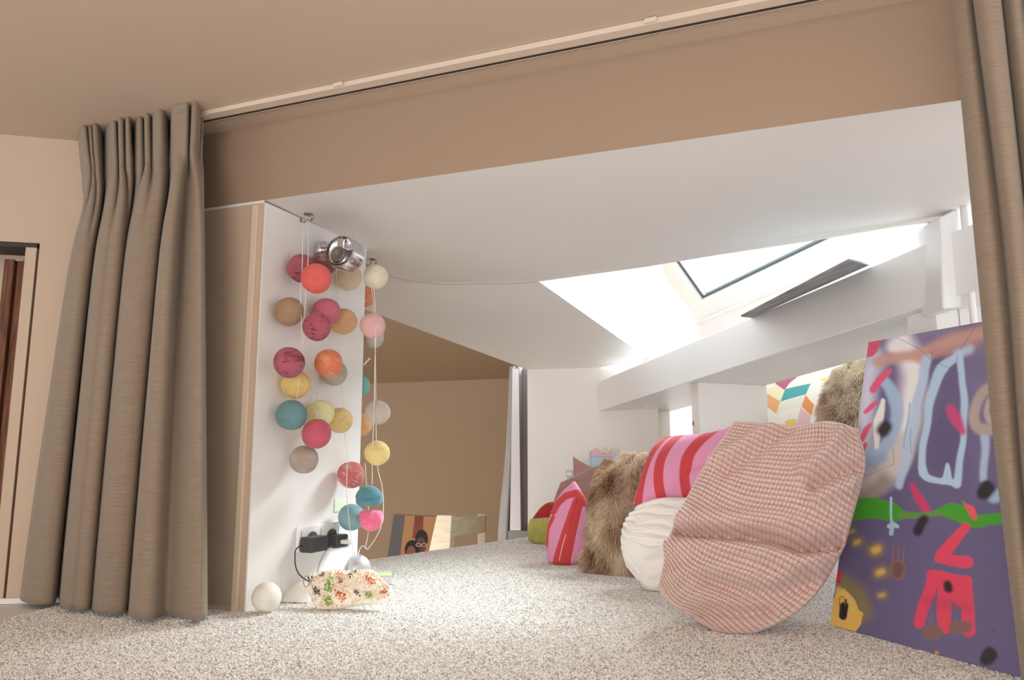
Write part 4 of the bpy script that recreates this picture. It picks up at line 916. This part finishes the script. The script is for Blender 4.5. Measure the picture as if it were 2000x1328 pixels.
# ---------------- hooks, spotlight, sockets
def hook(x, y, label, sc=1.0):
    p = on_soffit(x, y); p = lift(p, zs(p)); e_ = empty('steel_hook', p, label, 'hook')
    lathe('base_plate', p - Z * 0.0035, Z, [(0.004, 0), (0.011 * sc, 0.0008), (0.011 * sc, 0.003)], M_steel, e_, 20)
    tube('hook_arm', [p - Z * .003, p - Z * .012 - H * .004, p - Z * .019 - H * .011, p - Z * .017 - H * .019, p - Z * .009 - H * .022], 0.0023 * sc, M_steel, e_, 8)
    tube('clip', [p - Z * .004 + H * .010 - D * .004, p - Z * .012 + H * .015, p - Z * .017 + H * .007], 0.0022 * sc, M_steel, e_, 8)
hook(602, 418, 'steel hook in the niche ceiling holding the ball light cables')
hook(727, 506, 'small steel hook in the ceiling at the far edge of the jamb', .8)
pl_ = on_jamb(624, 491); e_ = empty('spotlight', pl_ + H * .005, 'chrome wall spotlight with a round head on the white jamb', 'lamp')
lathe('mount', pl_ + H * 0.005 - Z * .0, H, [(0.026, 0), (0.026, 0.012), (0.024, 0.016), (0.001, 0.0165)], M_chrome, e_)
hc_ = atY(672, 495, 1.80); hx = unit((-0.36, -0.93, 0.05))
tube('arm', [pl_ + H * .02, pl_ + H * .05 - D * .01, hc_ + H * .0], 0.009, M_chrome, e_, 16)
lh = lathe('lamp_head', hc_ - hx * 0.030, hx, [(0.001, 0), (0.034, 0.0), (0.0405, 0.003), (0.0405, 0.044), (0.0385, 0.049), (0.036, 0.049), (0.0345, 0.043), (0.030, 0.040), (0.001, 0.040)], M_chrome, e_, 64)
kx = np.cross(hx, Z)
lathe('knob', hc_ + hx * 0.0101 - Z * .008 + kx * .004, hx, [(0.020, 0), (0.020, 0.010), (0.018, 0.013), (0.014, 0.0135), (0.001, 0.010)], M_steel, lh, 48)
box('knob_bar', hc_ + hx * 0.0102 - kx * .009 + Z * .006, kx * .018, Z * 0.026, hx * .009, M_chrome, lh, .003)

def jd(x, y): q_ = hit(x, y, H, K + H * .012) - K; return float(np.dot(q_, D)), float(q_[2])
jp = lambda d, z, g: K + D * d + Z * z + H * (0.005 + g)
d0, z1 = jd(583, 1029); d1, _ = jd(697, 1021); z0 = jd(583, 1079)[1]
so = empty('wall_socket', jp(d0, z0, 0), 'white double wall socket with three cover frames low on the jamb', 'socket')
cvp = box('cover_plate', jp(d0, z0, 0), D * (d1 - d0 - .01), H * 0.009, Z * (z1 - z0), M_plastic, so, .002)
for k, (xs, ys) in enumerate(((608, 1055), (646, 1049))):
    dd, zz = jd(xs, ys); lathe('socket_well', jp(dd, zz, 0.0092), H, [(0.021, 0), (0.021, 0.0022), (0.0185, 0.0024), (0.001, 0.0008)], mat('socket_grey', (96, 94, 92), 0.5) if k == 0 else bpy.data.materials['socket_grey'], cvp, 28)
w3 = (d1 - d0 - .01) / 3
for k in (0.06, 1.02, 1.98): box('seam', jp(d0 + w3 * k + .004, z0 + .01, 0.009), D * 0.0014, H * 0.0006, Z * (z1 - z0 - .02), M_grey, cvp)
def adapter(name, xl, yt, yb, prot, length, label):
    dd, zt_ = jd(xl, yt); _, zb_ = jd(xl, yb); e2 = empty(name, jp(dd, zb_, .0115), label, 'plug')
    box('housing', jp(dd, zb_, .0125), D * length, H * prot, Z * (zt_ - zb_), M_black, e2, .004)
    lathe('plug_pin_collar', jp(dd + length * .5, (zt_ + zb_) / 2, .0116), H, [(0.015, 0), (0.015, 0.0009)], M_black, e2, 20)
    return e2, dd, zt_, zb_
e2, dd, za, zb = adapter('power_adapter', 582, 1049, 1079, .036, .064, 'black power adapter with a cable in the left socket')
c0 = jp(dd, (za + zb) / 2 - .002, .020)
tube('cable', [c0, c0 - D * .012, c0 - D * .025 - Z * .012, c0 - D * .018 - Z * .05, c0 + D * .0 - Z * .075 + H * .012, c0 + D * .05 - Z * .098 + H * .03], 0.0016, M_black, e2, 8)
e3, dd, za, zb = adapter('power_adapter', 635, 1045, 1070, .030, .050, 'smaller black plug in the right socket with a clear connector')
box('connector', jp(dd + .012, zb + .010, .0435), D * 0.03, H * 0.018, Z * 0.010, mat('clear_plastic', (222, 218, 214), .2), e3, .002)
tube('cable', [jp(dd + .01, zb + .006, .03) - D * .012, jp(dd - .03, zb - .006, .03), jp(dd - .05, zb - .03, .03), jp(dd - .062, zb - .07, .03), jp(dd - .07, 0.012, .03)], 0.0011, mat('grey_flex', (150, 148, 146), .4), e3, 8)
dn, zn = jd(657, 1000); dn2, zn2 = jd(684, 972)
props(box('sticky_note', jp(dn, zn, .0006), D * (dn2 - dn), H * 0.0008, Z * (zn2 - zn), mat('pale_green_paper', (232, 238, 214), .7)), 'pale green paper square stuck on the jamb above the sockets', 'note')

# ---------------- floral pouch, book, white bag
M_bead = mat('glass_beads', None, 0.35, attr='col', spec=0.5)
M_pouch = mat('cream_pouch_cloth', (250, 242, 228), 0.85, var=0.15, vscale=60, bump=0.6, bscale=200)
pB = carpet(650, 1194) + np.array([0, 0, 0.005])
pouch, Fr, nb = pillow('pouch', [(612, 1119), (650, 1117), (690, 1114), (730, 1113)], [(730, 1113), (748, 1132), (766, 1150), (770, 1166)], [(618, 1190), (640, 1194), (690, 1184), (740, 1178), (770, 1166)], [(612, 1119), (604, 1138), (606, 1165), (618, 1190)],
                       (-0.12, -0.72, 0.66), pB, 0.020, 0.018, M_pouch, 60, 40, lambda u, v, x, y: 0.004 * smooth_noise(u, v, 12, 11), keep=True)
props(pouch, 'cream zip pouch covered with beads and fabric flowers lying on the carpet before the jamb', 'pouch')
ico = bmesh.new(); bmesh.ops.create_icosphere(ico, subdivisions=1, radius=1); iv = np.array([v.co[:] for v in ico.verts]); ifc = [[v.index for v in f.verts] for f in ico.faces]; ico.free()
bv_, bf_, bc_ = [], [], []; rb = np.random.default_rng(17); nvF, nuF, _ = Fr.shape
def bead(u, v, r, rgb):
    p = Fr[min(nvF - 1, int(v * (nvF - 1))), min(nuF - 1, int(u * (nuF - 1)))] + nb * r * .5 + rb.normal(0, .0008, 3); p[2] = max(p[2], r + .003); k = len(bv_) * len(iv)
    bv_.append(p + iv * r); bf_.extend([[a + k for a in f] for f in ifc]); bc_.append(np.tile(lin(rgb), (len(iv), 1)))
pal = [(250, 240, 222), (246, 226, 200), (255, 250, 240), (240, 214, 184), (232, 200, 170)]
for k in range(1000): bead(rb.uniform(0.01, .99), rb.uniform(0.01, .99), rb.uniform(.0012, .0024), pal[k % 5])
for cu, cv_, rgb2, n3, sp_ in ((.83, .48, (206, 92, 48), 40, .035), (.83, .50, (240, 176, 90), 16, .012), (.38, .80, (212, 100, 60), 40, .04), (.39, .84, (246, 186, 110), 18, .015), (.28, .50, (120, 168, 60), 40, .05), (.22, .86, (140, 178, 84), 40, .05), (.70, .12, (110, 100, 60), 16, .03), (.12, .55, (92, 84, 104), 22, .03), (.45, .42, (186, 92, 64), 20, .025), (.20, .18, (120, 112, 84), 16, .03), (.58, .75, (92, 84, 80), 22, .02), (.72, .86, (150, 180, 96), 24, .03), (.90, .88, (206, 110, 100), 22, .03), (.62, .25, (84, 80, 92), 12, .02), (.47, .22, (214, 150, 110), 16, .03), (.33, .30, (140, 170, 90), 14, .03), (.95, .7, (236, 200, 190), 18, .03)):
    for _ in range(n3): bead(float(np.clip(cu + rb.normal(0, sp_ * .6), 0.02, .98)), float(np.clip(cv_ + rb.normal(0, sp_ * 1.6), .02, .98)), rb.uniform(.0014, .0026), tuple(np.clip(np.array(rgb2) + rb.normal(0, 14, 3), 0, 255)))
bo_ = mk('beads', np.concatenate(bv_), bf_, M_bead, pouch, True, np.concatenate(bc_)); bo_['kind'] = 'stuff'
onp = lambda x, y, k=0.012: hit(x, y, nb, pB) + nb * k
for a_, b_ in (((603, 1131), (621, 1168)), ((610, 1129), (625, 1166))): tube('zip_bar', [onp(*a_, .006), onp(*b_, .016)], 0.0016, M_steel, pouch, 8)
tube('zip_ring', [onp(598, 1150, .006), onp(594, 1140, .006), onp(600, 1129, .008), onp(607, 1134, .008), onp(603, 1146, .006), onp(598, 1150, .006)], 0.0009, M_steel, pouch, 8)
bk = carpet(738, 1146) + np.array([0, 0, 0.003]); ax_ = unit((0.95, 0.25, 0)); ay_ = np.array([-ax_[1], ax_[0], 0])
bkE = empty('book', bk, 'small white book with a blue and green cover lying behind the floral pouch', 'book')
box('page_block', bk + Z * .002 + ay_ * .001, ax_ * .036, ay_ * .07, Z * .020, M_plastic, bkE, .001)
box('cover', bk, ax_ * .038, ay_ * .074, Z * .0019, mat('book_blue', (150, 200, 214), .5), bkE)
box('cover', bk + Z * .0221, ax_ * .038, ay_ * .074, Z * .0019, mat('book_green', (196, 206, 160), .5), bkE)
M_film = mat('white_crumpled_paper', (244, 242, 238), 0.6, bump=0.5, bscale=30, bdist=.004)
pR = carpet(600, 1180) + np.array([0, 0, 0.004])
o = pillow('paper_bag', [(548, 1146), (570, 1140), (590, 1137), (606, 1136)], [(606, 1136), (610, 1150), (610, 1165), (606, 1181)], [(540, 1190), (560, 1190), (585, 1186), (606, 1181)], [(548, 1146), (542, 1160), (538, 1176), (540, 1190)],
           (-0.25, -0.80, 0.50), pR, 0.012, 0.01, M_film, 40, 40, lambda u, v, x, y: 0.004 * smooth_noise(u, v, 13, 12))
props(o, 'crumpled white paper bag on the carpet left of the floral pouch', 'bag')
tb = carpet(652, 1128) + np.array([0, 0.02, 0.003])
M_tins = mat('grey_tinsel', (130, 128, 118), .5); tv, tf = [], []
tinE = empty('tinsel_clump', tb, 'small clump of grey-green tinsel behind the floral pouch', 'tinsel')
for k in range(40):
    a_ = rb.uniform(0, 6.28); q_ = tb + np.array([rb.normal(0, .012), rb.normal(0, .005), 0]); t2 = q_ + np.array([.008 * math.cos(a_), .004 * math.sin(a_), rb.uniform(.008, .024)])
    w_ = np.array([.0012, 0, 0]); i0 = len(tv); tv += [q_ - w_, q_ + w_, t2 + w_ * .5, t2 - w_ * .5, q_ + [0, .001, 0]]; tf += [[i0, i0 + 1, i0 + 2, i0 + 3], [i0, i0 + 4, i0 + 2], [i0 + 1, i0 + 4, i0 + 3]]
tt = mk('strands', tv, tf, M_tins, tinE); tt['kind'] = 'stuff'

# ---------------- toy house, small outlet, things on the partitions
Yt = 3.08
def yq(pts, Y): return [atY(*q, Y) for q in pts]
th_ = empty('toy_house', atY(1178, 913, Yt), 'pastel pink and blue cardboard toy house on the far end behind the cushions', 'toy')
prism('walls', yq([(1155, 891), (1200, 893), (1200, 960), (1155, 960)], Yt), (0, .07, 0), mat('pastel_blue_card', (186, 208, 224), .6), th_)
prism('roof', yq([(1154, 890.5), (1156, 881), (1166, 876), (1178, 878), (1190, 877), (1199, 883), (1200, 892.5)], Yt - .004), (0, .078, 0), mat('pastel_pink_card', (228, 186, 200), .6), th_)
arc = [(1179 + r_ * math.cos(t), 913 - r_ * math.sin(t)) for r_, t in [(11, math.pi * k / 10) for k in range(11)]]
tube('rainbow', [atY(*q, Yt - .005) for q in arc], .004, mat('rainbow_cream', (226, 206, 190), .6), th_, 6, 2)
arc = [(1179 + 7 * math.cos(math.pi * k / 10), 913 - 7 * math.sin(math.pi * k / 10)) for k in range(11)]
tube('rainbow', [atY(*q, Yt - .005) for q in arc], .003, mat('rainbow_blue', (130, 170, 210), .6), th_, 6, 2)
tube('star', [atY(*q, Yt - .006) for q in ((1172, 877), (1176, 885), (1181, 880), (1186, 886), (1190, 876))], .004, mat('pale_yellow_card', (240, 226, 184), .6), th_, 6, 2)
wn2 = np.cross(Z, wdir); wn2 = wn2 if wn2[1] > 0 else -wn2
on_end = lambda x, y: hit(x, y, wn2, C1)
q0, q1 = on_end(1106, 932), on_end(1121, 918)
fo = empty('far_socket', q0, 'small grey wall socket on the far end wall above the mauve cushion', 'socket')
box('cover_plate', q0, wdir * np.dot(q1 - q0, wdir), -wn2 * .008, Z * (q1[2] - q0[2]), mat('socket_cover', (196, 192, 188), .4), fo, .002)
box('rocker', q0 - wn2 * .0082 + wdir * .006 + Z * .008, wdir * .018, -wn2 * .002, Z * .012, M_plastic, fo)
hp = bpt(0.633, 0.0345, 0); hz = hit(1354, 827, NN, hp)
props(prism('heart_sticker', [hz + bh * a_ * .0011 * 1 + Z * b_ * .0011 for a_, b_ in ((0, -9), (4, -2), (4, 4), (2, 7), (0, 4), (-2, 7), (-4, 4), (-4, -2))], -NN * .0008, mat('red_sticker', (206, 60, 58), .5)), 'tiny red heart sticker on the white partition edge', 'sticker')

# ---------------- bedroom things: picture, wooden bed end, curtain
onb = lambda x, y, g=0.0: on_bw(x, y) - bn * g
pic = empty('picture', onb(800, 1100), 'portrait picture of two people against an orange background on the bedroom wall', 'picture')
bkg = prism('backing', [onb(*q, .004) for q in ((770, 1005), (862, 1009), (852, 1150), (748, 1150))], -bn * .012, mat('print_orange', (206, 152, 104), .6, var=.25, vscale=3), pic)
prism('grey_panel', [onb(*q, .0165) for q in ((770, 1005.5), (792, 1006.5), (774, 1149), (749, 1149))], -bn * .001, mat('print_grey', (108, 102, 104), .6), pic)
prism('red_panel', [onb(*q, .0165) for q in ((811, 1007), (828, 1008), (826, 1050), (806, 1050))], -bn * .001, mat('print_rust', (150, 84, 56), .6, var=.4, vscale=14), pic)
def blob(name, x, y, rx, ry, m_, g, n=18): prism(name, [onb(x + rx * math.cos(6.2832 * k / n), y + ry * math.sin(6.2832 * k / n), g) for k in range(n)], -bn * .0008, m_, bkg)
m_sk = mat('print_brown', (112, 66, 52), .6); m_sk2 = mat('print_brown_light', (150, 92, 70), .6); m_bk = mat('print_black', (38, 28, 28), .6); m_fr = mat('print_white', (232, 222, 214), .6)
blob('hair', 824, 1052, 12.5, 18, m_bk, .018); blob('face', 823, 1064, 10, 16, m_sk, .0192)
blob('hair', 806, 1073, 14.5, 19, m_bk, .0195); blob('face', 804, 1080, 9, 15, m_sk2, .0205)
for xx in (818, 829): blob('glasses', xx, 1063.5, 5.2, 3.6, m_fr, .0215); blob('glasses', xx, 1063.5, 4.1, 2.6, m_sk, .0225)
M_birch = mat('pale_birch', (232, 220, 196), 0.55, var=0.22, vscale=14, stretch=(1, 1, 6), bump=0.2, bscale=60)
Yc = 3.75
bed = empty('bed_end', atY(895, 1100, Yc), 'pale wooden bed end with two posts and a cross rail beyond the platform edge', 'bed')
prism('side_post', yq([(853, 1006), (882, 1007), (876, 1110), (830, 1110)], Yc), (0.02, .03, 0), M_birch, bed, .003)
prism('side_post', yq([(934, 1003.5), (949, 1005), (947, 1110), (932, 1110)], Yc + .22), (0.0, .03, 0), M_birch, bed, .003)
prism('cross_rail', [atY(884, 1010, Yc + .005), atY(948, 1006.5, Yc + .20), atY(946, 1041, Yc + .20), atY(881, 1049, Yc + .005)], (0.005, .025, 0), M_birch, bed, .003)
lg0 = lift(atY(855, 1110, Yc), -1.59)
box('leg', lg0, np.array([.05, 0, 0]), np.array([0, .03, 0]), Z * (atY(855, 1108, Yc)[2] + 1.59), M_birch, bed)
# grey curtain by the end wall
M_sheer = mat('grey_voile', (168, 164, 162), 0.85, var=0.12, vscale=1, stretch=(60, 60, 10), spec=.2)
M_sheerw = mat('white_lining', (232, 230, 232), 0.8)
Yg = 3.55
def gcur(z): 
    return z
rowsG = []
for yy, xs in ((716, (996, 1003, 1007, 1012, 1017, 1022, 1034)), (880, (988, 998, 1002, 1010, 1017, 1022, 1034)), (1070, (972, 988, 994, 1006, 1018, 1023, 1034))):
    p0_ = atY(1000, yy, Yg); rowsG.append((p0_[2], [(atY(x, yy, Yg)[0], d) for x, d in zip(xs, (0, .02, -.01, .012, .0, -.03, .0))]))
zb_ = rowsG[-1][0]; rowsG.append((zb_ - .6, rowsG[-1][1]))
g = curtain('bedroom_curtain', rowsG, M_sheer, 'narrow grey curtain hanging beside the far end wall', 'curtain', None, base=np.array([0, Yg, 0.0]), dirH=np.array([1.0, 0, 0]), dirD=np.array([0, 1.0, 0]))
prism('lining', [atY(*q, Yg - .035) for q in ((1001, 719), (1013, 720), (1017, 1036), (996, 1036))], (0, .004, 0), M_sheerw, g)
prism('hem_band', [atY(*q, Yg - .036) for q in ((992, 1037), (1034, 1037), (1034, 1090), (990, 1090))], (0, .004, 0), mat('grey_hem', (150, 148, 146), .8), g)
